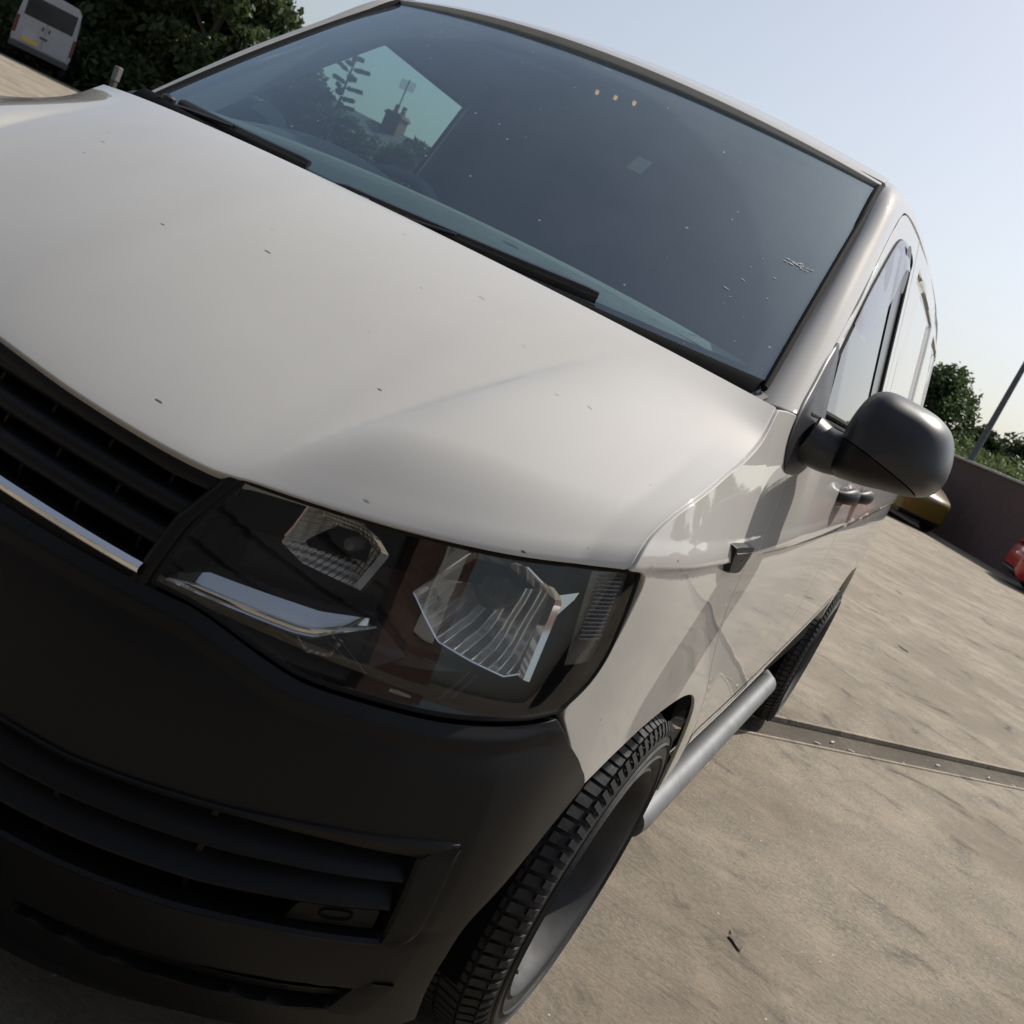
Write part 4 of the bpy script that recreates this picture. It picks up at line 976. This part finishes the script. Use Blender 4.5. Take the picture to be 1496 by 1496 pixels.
leaf(1.13, 12.0, .12, 2.4, 'dark dry leaf on the concrete below the door mirror')

# ------------------------------------------------------------------ boundary wall with coping
W0 = np.array([-.49, 34.7]); WD = np.array([.503, -.864]); WN = np.array([-.864, -.503])
WALLM = brick_mat('wall_brick', (.105, .062, .058), (.085, .052, .052), (.10, .085, .08))
wall = empty('boundary_wall', (W0[0], W0[1], 0), 'long dark brick boundary wall with pale coping behind the parked cars', 'wall')
ang = math.atan2(WD[1], WD[0])
mbw = MB(); mbw.box((-30, 0, -.2), (40, .34, 2.26)); bw = mbw.build('wall_body', WALLM); bw.parent = wall
cpm = simple('coping_stone', (.40, .39, .37), .85, var=.25, vscale=3, bmp=.3, bscale=40)
for k in range(20):
    x0 = -20+k*2.4; c = MB().box((x0, -.05, 2.262), (x0+2.385, .39, 2.335), .012).build('coping', cpm); c.parent = wall
wall.rotation_euler[2] = ang

# ------------------------------------------------------------------ street lamp beyond the wall
lp = empty('lamp_post', (.93, 32.55, 0), 'dark steel lamp post rising behind the brick wall', 'lamp post')
PM = simple('post_paint', (.06, .065, .075), .5, var=.2)
MB().lathe([(.14, 0), (.14, 1.2), (.105, 1.3), (.085, 4.5), (.06, 8.0), (.0, 8.0)], (.93, 32.55, 0), 'z', 16).build('pole', PM, lp)
MB().tube(cr([(.93, 32.55, 7.9), (.93, 32.3, 8.25), (.93, 31.6, 8.4)], 6), .04, 10).build('arm', PM, lp)
MB().box((.80, 31.0, 8.32), (1.06, 31.7, 8.46), .03).build('lantern', PM, lp)

# ------------------------------------------------------------------ parked cars
def car(name, loc, rot, paint, label, L_=4.1, H=1.5, Wd=.86):
    root = empty(name, (0, 0, 0), label, 'car')
    yb = np.array([0, .05, .25, .9, 1.3, 2.6, 3.6, 3.95, L_-.04, L_]); sc = L_/4.1
    belt = np.array([.55, .68, .78, .93, .97, 1.0, .98, .92, .8, .6])*H/1.5; bot = np.array([.34, .24, .2, .2, .2, .2, .2, .22, .28, .4]); hw_ = np.array([.60, .72, .80, .85, .86, .86, .85, .82, .75, .62])*Wd/.86
    rows = []
    for y, b, t0, h in zip(yb, belt, bot, hw_):
        q = [(-h*.9, t0), (-h, t0+.15), (-h*1.0, (b+t0)/2+.1), (-h*.97, b-.04), (-h*.9, b), (0, b+.03), (h*.9, b), (h*.97, b-.04), (h, (b+t0)/2+.1), (h, t0+.15), (h*.9, t0)]
        rows.append([(x, y-L_/2, z) for x, z in q])
    rows = np.array(rows); A = np.stack([cr(rows[:, j], 4) for j in range(rows.shape[1])], 1)
    mb = MB().grid(A); n = A.shape[1]; mb.f.append(tuple(range(n))); mb.f.append(tuple(len(mb.v)-n+i for i in range(n))); mb.build('body', paint, root, ang=35)
    gy = np.array([1.0, 1.75, 2.2, 3.2, 3.75, 4.0])*sc; gz = np.array([.97, 1.40, 1.48, 1.46, 1.36, .98])*H/1.5
    rows = []
    for y, z in zip(gy, gz):
        h = Wd*.94-(z-.97)*.32; rows.append([(x, y-L_/2, zz) for x, zz in ((-Wd*.93, .95*H/1.5), (-h, z-.05), (-h*.85, z), (0, z+.02), (h*.85, z), (h, z-.05), (Wd*.93, .95*H/1.5))])
    cab = MB().grid(np.array(rows)).build('roof', paint, root, ang=35)
    gm = bpy.data.materials.get('car_glass') or simple('car_glass', (.02, .025, .03), .05)
    for s_ in (-1, 1):
        for y0, y1 in ((1.55, 2.35), (2.45, 3.35)):
            P = [(s_*(Wd*.955), y0*sc-.25-L_/2, 1.0*H/1.5), (s_*(Wd*.955), y1*sc-L_/2, 1.0*H/1.5), (s_*(Wd*.835), y1*sc-.05-L_/2, 1.36*H/1.5), (s_*(Wd*.835), y0*sc+.15-L_/2, 1.36*H/1.5)]
            MB().prism(P, (s_*.012, 0, .004)).build('side_window', gm, cab)
    for P in ([(-.62, 1.06, 1.03), (.62, 1.06, 1.03), (.52, 1.72, 1.40), (-.52, 1.72, 1.40)], [(.62, 3.99, 1.02), (-.62, 3.99, 1.02), (-.54, 3.77, 1.35), (.54, 3.77, 1.35)]):
        MB().prism([(x, y*sc-L_/2, z*H/1.5) for x, y, z in P], (0, -.02 if P[0][1] < 2 else .02, .02)).build('screen', gm, cab)
    for s_ in (-1, 1):
        for y in (.78*sc, 3.28*sc):
            wl = empty('wheel', (s_*(Wd-.1), y-L_/2, .31), parent=root)
            MB().lathe([(.20, -.09), (.29, -.095), (.31, -.07), (.31, .07), (.29, .095), (.20, .09)], (s_*(Wd-.09), y-L_/2, .31), 'x', 32).build('tyre', RUBBER, wl)
            MB().lathe([(.20, .08), (.18, .06), (.06, .07), (0, .07)] if s_ > 0 else [(.20, -.08), (.18, -.06), (.06, -.07), (0, -.07)], (s_*(Wd-.09), y-L_/2, .31), 'x', 24).build('rim', RIM, wl)
        MB().box((s_*.62-.13, .10-L_/2, .62), (s_*.62+.13, .30-L_/2, .74), .03).build('headlight', bpy.data.materials.get('car_lamp') or simple('car_lamp', (.5, .5, .5), .15), root)
        MB().box((s_*.60-.11, L_-.22-L_/2, .72), (s_*.60+.11, L_-.05-L_/2, .86), .03).build('tail_light', bpy.data.materials.get('car_tail') or simple('car_tail', (.35, .02, .02), .2), root)
        MB().box((s_*.93-.09, 1.35-L_/2, .98), (s_*.93+.09, 1.47-L_/2, 1.11), .03).build('door_mirror', paint, root)
    for y0, y1 in ((-.03, .32), (L_-.30, L_+.02)):
        MB().box((-.70, y0-L_/2, .22), (.70, y1-L_/2, .42), .09).build('bumper', BLACK, root)
    root.location = loc; root.rotation_euler[2] = rot; return root
def carpaint(n, c): return simple(n, c, .35, coat=1)
car('parked_car', (-.55, 31.2, 0), R(30), carpaint('shaded_yellow_paint', (.12, .076, .008)), 'yellow car by the brick wall, mostly hidden behind the door mirror', 4.3, 1.95)  # yellow darkened in the paint to stand for the shaded near side
car('parked_car', (4.85, 25.9, 0), R(100), carpaint('red_paint', (.42, .012, .02)), 'red car cut off by the right picture edge beside the wall', 4.1, 1.5)
# ------------------------------------------------------------------ parked white van far left
def far_van(loc, rot):
    root = empty('parked_van', (0, 0, 0), 'small white van seen from behind, parked by the dark trees at top left', 'van')
    W = simple('far_shaded_white', (.30, .31, .33), .35, coat=.5, var=.06)  # white van greyed: the tree shade on its rear is in the colour
    prof = [(-.90, .45), (-.95, .75), (-.96, 1.2), (-.90, 1.9), (-.84, 2.28), (-.72, 2.40), (0, 2.44), (.72, 2.40), (.84, 2.28), (.90, 1.9), (.96, 1.2), (.95, .75), (.90, .45)]
    rows = []
    for y, s_, dz in ((0, .965, 0), (.05, 1, 0), (2.5, 1, .02), (3.7, .99, -.02), (4.2, .96, -.35)):
        rows.append([(x*s_, y, z+(dz if z > 1.3 else 0)) for x, z in prof])
    for y, zt in ((4.45, 1.25), (5.1, 1.05), (5.3, .9)): rows.append([(x*.93, y, min(z, zt)) for x, z in prof])
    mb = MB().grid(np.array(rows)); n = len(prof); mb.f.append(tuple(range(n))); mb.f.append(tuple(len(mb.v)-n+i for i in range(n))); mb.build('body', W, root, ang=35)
    g = simple('far_glass', (.015, .02, .025), .06)
    for s_ in (-1, 1):
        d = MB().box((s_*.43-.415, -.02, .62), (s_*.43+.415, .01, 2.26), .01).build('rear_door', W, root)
        MB().box((s_*.90-.055, -.03, .85), (s_*.90+.05, .05, 1.40), .015).build('tail_light', simple('far_tail', (.10, .012, .012), .25), root)
        MB().tube([(s_*.10, -.05, 1.24), (s_*.10, -.05, 1.36)], .018, 8).build('door_handle', BLACK, d)
        MB().box((s_*.43-.025, -.05, 1.52), (s_*.43+.025, -.03, 1.6)).build('hinge', BLACK, d)
        for y in (.95, 4.3): 
            wl = empty('wheel', (s_*.85, y, .34), parent=root)
            MB().lathe([(.2, -.1), (.32, -.1), (.34, -.07), (.34, .07), (.32, .1), (.2, .1)], (s_*.83, y, .34), 'x', 28).build('tyre', RUBBER, wl)
    MB().box((-.76, -.035, 1.50), (.76, -.015, 2.14), .008).build('rear_window', g, root)
    MB().box((-.94, -.10, .40), (.94, .06, .60), .03).build('rear_bumper', simple('far_bumper', (.05, .05, .055), .6), root)
    MB().box((-.62, -.045, .70), (-.10, -.022, .81)).build('number_plate', simple('yellow_plate', (.60, .42, .05), .5), root)
    MB().box((-.12, -.04, .98), (.12, -.022, 1.05), .008).build('badge', simple('badge_dark', (.05, .05, .08), .3), root)
    MB().box((-.75, .2, .35), (.75, 5.1, .5)).build('underbody', DARK, root)
    root.location = loc; root.rotation_euler[2] = rot
VD = 31.0
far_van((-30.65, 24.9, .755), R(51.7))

# ------------------------------------------------------------------ trees and hedges
BARK = simple('bark', (.075, .058, .045), .9, var=.4, vscale=6, bmp=.6, bscale=20)
LD = leaf_mat('leaf_dark', (.028, .044, .018), (.072, .098, .038)); LM = leaf_mat('leaf_mid', (.035, .062, .022), (.085, .125, .045)); LL_ = leaf_mat('leaf_light', (.07, .105, .035), (.15, .185, .07)); LC = leaf_mat('leaf_conifer', (.012, .026, .016), (.03, .05, .03))
def leaves(cent, rad, n, size, squash=.8):
    k = len(cent); idx = rng.integers(0, k, n)
    d = rng.normal(size=(n, 3)); d /= np.linalg.norm(d, axis=1)[:, None]
    r = rng.random(n)**.45
    C = cent[idx]+d*(rad[idx]*r)[:, None]*np.array([1, 1, squash])
    a = rng.normal(size=(n, 3)); a /= np.linalg.norm(a, axis=1)[:, None]
    b = np.cross(a, rng.normal(size=(n, 3))); b /= np.linalg.norm(b, axis=1)[:, None]+1e-9
    s = size*(.6+.8*rng.random(n))[:, None]
    V = np.stack([C-a*s, C+b*s*.5, C+a*s, C-b*s*.5], 1).reshape(-1, 3); F = np.arange(4*n).reshape(n, 4); return V, F
def fast(name, V, F, mat, parent):
    me = bpy.data.meshes.new(name); me.vertices.add(len(V)); me.vertices.foreach_set('co', V.astype(np.float32).ravel())
    me.loops.add(F.size); me.loops.foreach_set('vertex_index', F.astype(np.int32).ravel()); me.polygons.add(len(F))
    me.polygons.foreach_set('loop_start', np.arange(0, F.size, 4, dtype=np.int32)); me.update(calc_edges=True); me.materials.append(mat)
    o = bpy.data.objects.new(name, me); scene.collection.objects.link(o); o.parent = parent
    if parent is not None: o.matrix_parent_inverse = parent_world(parent).inverted()
    return o
def tree(x, y, h, r, n, label, group, mat, trunk=.25, low=.28, clumps=46, leaf_s=.13, name='broadleaf_tree', zbase=None, cat='tree'):
    zb = float(rise(np.array(x), np.array(y))) if zbase is None else zbase
    root = empty(name, (x, y, zb), label, cat, group)
    mb = MB(); top = zb+h
    P = [(x, y, zb-.2)]
    for t in np.linspace(.15, .85, 6): P.append((x+random.uniform(-.12, .12)*r*.5, y+random.uniform(-.12, .12)*r*.5, zb+h*t))
    mb.tube(cr(P, 4), np.linspace(trunk, trunk*.15, 25), 8)
    cent = []
    for k in range(clumps):
        t = low+(1-low)*random.random()**.85; prof = math.sin(math.pi*min(1, (t-low)/(1-low)*.86+.12))**.7
        a = random.uniform(0, 2*math.pi); rr = r*prof*math.sqrt(random.random())
        c = np.array([x+math.cos(a)*rr, y+math.sin(a)*rr, zb+h*t-.1*h*(rr/r)*.3]); cent.append(c)
        if k % 2 == 0:
            s0 = np.array([x, y, zb+h*max(.15, t-.22)]); mb.tube([s0, (s0+c)/2+np.array([0, 0, .04*h]), c], [trunk*.35, trunk*.2, trunk*.07], 5)
    mb.build('trunk', BARK, root)
    cent = np.array(cent); rad = r*(.22+.22*rng.random(len(cent)))
    V, F = leaves(cent, rad, n, leaf_s); fast('crown', V, F, mat, root); return root
def polar(az, d): return 1.19+d*math.sin(R(az)), -.92+d*math.cos(R(az))
G1 = 'dark trees behind the parked van'
for az, d, h, r, lab in ((-42.4, 33, 4.9, 1.25, 'dark bushy tree just left of the van roof edge, lowest of the row'), (-44.4, 31, 6.6, 2.2, 'tall dark tree in the middle of the row above the bonnet'), (-47.2, 34, 7.2, 2.5, 'tall dark tree right behind the small white van'),
                      (-50.5, 37, 7.6, 2.6, 'dark tree at the top left picture corner behind the small white van'), (-54.5, 36, 7.4, 2.8, 'dark tree beyond the left picture edge')):
    d *= 1.38; h *= 1.30; r *= 1.38; x, y = polar(az, d); tree(x, y, h, r, 26000, lab, G1, LD, .28, .06, 60, .19)
hx = empty('hedge', (*polar(-45, 30), .8), 'low dark hedge under the trees at top left', 'hedge')
cc = []; 
for az in np.linspace(-56, -40, 40):
    x, y = polar(az, 43+random.uniform(-.8, .8)); cc.append((x, y, float(rise(np.array(x), np.array(y)))+random.uniform(.3, 1.5)))
V, F = leaves(np.array(cc), np.full(len(cc), 1.1), 26000, .14); fast('foliage', V, F, LD, hx)
x, y = polar(-47.6, 20); zb = float(rise(np.array(x), np.array(y)))
pst = empty('marker_post', (x, y, zb), 'short grey post with a pale top in front of the hedge', 'post')
MB().box((x-.045, y-.045, zb-.1), (x+.045, y+.045, zb+1.12), .01).build('shaft', simple('post_grey', (.06, .058, .058), .8), pst)
MB().box((x-.055, y-.055, zb+1.12), (x+.055, y+.055, zb+1.36), .012).build('cap', simple('post_cap', (.12, .12, .125), .8), pst)

# seen through the cabin: a slate-roofed house with a chimney, a thin conifer, shrubs
hx0, hy0 = polar(-35.3, 46); ha = R(35.3)
house = empty('brick_house', (hx0, hy0, .9), 'house with dark slate roof and chimney seen through the cab windows', 'house')
def hp(u, v, z): return (hx0+u*math.cos(ha)-v*math.sin(ha)*-1*0+u*0+v*-math.sin(ha), hy0+u*math.sin(ha)+v*math.cos(ha), z)
BRK = brick_mat('house_brick', (.22, .11, .08), (.17, .085, .065), (.28, .25, .22)); SLATE = simple('slate', (.055, .06, .068), .6, var=.35, vscale=4)
zh = .6
wl = MB(); wl.prism([hp(-4.6, 0, zh), hp(4.6, 0, zh), hp(4.6, 6, zh), hp(-4.6, 6, zh)], (0, 0, 2.6)); wl.build('wall', BRK, house)
rf = MB(); ov = 5.0
rf.add([hp(-ov, -.4, zh+2.5), hp(ov, -.4, zh+2.5), hp(ov, 3, zh+4.35), hp(-ov, 3, zh+4.35), hp(ov, 6.4, zh+2.5), hp(-ov, 6.4, zh+2.5)], [(0, 1, 2, 3), (3, 2, 4, 5), (0, 3, 5), (1, 4, 2)]); rfo = rf.build('roof', SLATE, house)
ch = MB(); c = hp(.5, 3, 0); ch.box((c[0]-.42, c[1]-.35, zh+3.7), (c[0]+.42, c[1]+.35, zh+5.05), .02); ch.box((c[0]-.48, c[1]-.41, zh+4.85), (c[0]+.48, c[1]+.41, zh+4.97), .02); ch.build('chimney', BRK, rfo)
for s_ in (-.2, .2): MB().lathe([(.11, 0), (.13, .05), (.10, .1), (.10, .35), (0, .35)], (c[0]+s_, c[1], zh+5.05), 'z', 12).build('chimney_pot', BRK, rfo)
ae = MB(); ae.tube([(c[0]+.1, c[1]-.36, zh+4.3), (c[0]+.1, c[1]-.36, zh+6.5)], .03, 6)
for k in range(7): ae.tube([(c[0]-.30, c[1]-.36-.0, zh+6.05+.06*k), (c[0]+.5, c[1]-.36, zh+6.05+.06*k)], .012, 5)
ae.build('aerial', simple('aerial_metal', (.15, .15, .15), .4, .8), rfo)
for u in (-2.8, 0, 2.8):
    wn = MB(); q = [hp(u-.6, -.03, zh+.9), hp(u+.6, -.03, zh+.9), hp(u+.6, -.03, zh+2.0), hp(u-.6, -.03, zh+2.0)]; wn.prism(q, (math.sin(ha)*.04, -math.cos(ha)*.04, 0)); wn.build('window', GLOSSB, house)
x, y = polar(-37.7, 38)
root = empty('conifer_tree', (x, y, .75), 'thin ragged conifer seen through the driver window', 'tree')
mb = MB(); mb.tube([(x, y, .5), (x+.05, y, 3), (x, y, 6.0)], [.11, .07, .02], 7); cc, rr_ = [], []
for k in range(34):
    z = 1.6+4.3*k/34; a = k*2.4; L_ = (1.25*(1-k/40)+.25)*random.uniform(.5, 1.1); e = (x+math.cos(a)*L_, y+math.sin(a)*L_, z+L_*.18)
    mb.tube([(x, y, z), ((x+e[0])/2, (y+e[1])/2, z+.02), e], [.025, .018, .006], 5)
    for t in (.3, .45, .6, .75, .88, 1): cc.append((x+(e[0]-x)*t, y+(e[1]-y)*t, z+(e[2]-z)*t)); rr_.append(.085)
mb.build('trunk', BARK, root); V, F = leaves(np.array(cc), np.array(rr_), 12000, .045); fast('crown', V, F, LC, root)
G2 = 'shrubs in front of the slate-roofed house'
for i, (az, d, h, r) in enumerate(((-33.2, 40, 3.4, 1.5), (-36.6, 41, 3.3, 1.6), (-39.4, 39, 4.2, 1.7))):
    x, y = polar(az, d); tree(x, y, h, r, 12000, ('round shrub below the chimney seen through the cab', 'round shrub beside the thin conifer seen through the cab', 'taller round shrub at the windscreen pillar side of the cab view')[i], G2, LM, .12, .06, 36, .11, 'garden_shrub', cat='shrub')

# right-hand side: tree beyond the wall, scrub bank, far wood
x, y = polar(-3.1, 43); tree(x, y, 5.2, 1.9, 17000, 'dark green tree beyond the wall between the van and the lamp post', 'trees beyond the brick wall', LM, .2, .12, 90, .10)
bank = empty('scrub_bank', (4, 44, 0), 'pale green sunlit scrub growing above the brick wall', 'scrub'); cc = []; rr_ = []
for k in range(240):
    az = random.uniform(-6, 22); d = random.uniform(38, 48); x, y = polar(az, d); cc.append((x, y, random.uniform(1.2, 2.4)+(d-38)*.10)); rr_.append(random.uniform(.5, 1.0))
V, F = leaves(np.array(cc), np.array(rr_), 60000, .10); fast('foliage', V, F, LL_, bank)
G3 = 'far trees above the scrub'
for i, (az, d, h, r) in enumerate(((1.9, 60, 5.2, 2.4), (4.2, 62, 5.4, 2.6), (-.4, 62, 4.8, 2.0), (7.5, 60, 6.0, 3.0))):
    x, y = polar(az, d); tree(x, y, h, r, 9000, ('far dark tree at the right picture edge above the scrub', 'far dark tree beyond the right picture edge', 'far dark tree just right of the lamp post', 'far tree well beyond the right picture edge')[i], G3, LD, .2, .05, 40, .18)
# trees out of view to the right, mirrored in the side windows
G4 = 'trees on the right mirrored in the van side'
for i, (az, d, h, r) in enumerate(((20, 48, 5.6, 2.8), (27, 44, 6.5, 3.0), (34, 42, 5.2, 2.8), (42, 44, 6.2, 3.2), (50, 42, 5.4, 3.0), (59, 40, 6.0, 3.2), (70, 42, 6.4, 3.4))):
    x, y = polar(az, d); tree(x, y, h, r, 7000, ['tall tree out of frame, first one right of the red car', 'tree out of frame at the bend of the wall', 'low tree out of frame right of the wall bend', 'tall tree out of frame beside the yard', 'low tree out of frame beside the yard', 'tree out of frame level with the van side', 'farthest right tree out of frame beside the yard'][i], G4, LM, .25, .05, 36, .2)

# ------------------------------------------------------------------ workshop behind the photographer, mirrored in lamp and bonnet
BX0 = -5.6
ws_b = empty('workshop_building', (0, BX0, 0), 'brick and ribbed-metal workshop behind the camera, mirrored in the headlight', 'building')
PB = brick_mat('pier_brick', (.15, .072, .05), (.11, .055, .042), (.16, .14, .12)); CL = simple('cladding_grey', (.16, .165, .17), .5, .2, var=.15); DK = simple('opening_dark', (.012, .012, .013), .7)
RD = simple('roller_door', (.035, .035, .04), .5)
MB().box((-22, BX0-8, 0), (9.0, BX0-.4, 4.2)).build('wall', DK, ws_b)
for i, (x0, x1) in enumerate(((5.6, 9.0), (-4.2, -3.2), (-12.5, -11.5), (-20.5, -19.5))):
    MB().box((x0, BX0-.5, 0), (x1, BX0, 3.4), .01).build('pier', PB, ws_b)
for x0, x1 in ((-3.18, 5.58), (-11.48, -4.22), (-19.48, -12.52)):
    d = MB().box((x0, BX0-.38, 0), (x1, BX0-.3, 3.1)).build('roller_door', RD, ws_b)
    for k in range(10): MB().box((x0, BX0-.3, .2+k*.3), (x1, BX0-.27, .25+k*.3)).build('door_rib', RD, d)
cld = MB()
xs = np.arange(-22, 9.0, .11); zig = np.where((np.arange(len(xs)) % 4) < 2, 0, .05)
cld.grid(np.stack([np.stack([xs, BX0-.05-zig, np.full(len(xs), z)], 1) for z in (3.4, 4.4)])).build('cladding', CL, ws_b, ang=10)
MB().box((-22, BX0-8, 4.4), (9.0, BX0+.25, 4.55)).build('roof', CL, ws_b)
sgn = empty('visitor_sign', (7.4, BX0+.04, 2.1), 'white visitor notice board on the workshop wall, mirrored in the headlight', 'sign')
MB().box((6.7, BX0+.004, 1.75), (8.1, BX0+.03, 2.5), .004).build('board', simple('sign_white', (.7, .7, .68), .5), sgn)
def text(s, size, loc, mat, parent):
    cu = bpy.data.curves.new('lettering', 'FONT'); cu.body = s; cu.size = size; cu.align_x = 'CENTER'; cu.extrude = .001
    o = bpy.data.objects.new('lettering', cu); scene.collection.objects.link(o)
    o.location = loc; o.rotation_euler = (R(90), 0, R(180)); dg = bpy.context.evaluated_depsgraph_get()
    me = bpy.data.meshes.new_from_object(o.evaluated_get(dg)); mw = Matrix.LocRotScale(o.location, o.rotation_euler, None)
    bpy.data.objects.remove(o); me.transform(mw); me.materials.clear(); me.materials.append(mat)
    q = bpy.data.objects.new('lettering', me); scene.collection.objects.link(q); q.parent = parent; q.matrix_parent_inverse = parent_world(parent).inverted()
INK = simple('sign_ink', (.02, .02, .025), .5)
text('ALL VISITORS', .19, (7.4, BX0+.034, 2.05), INK, sgn)
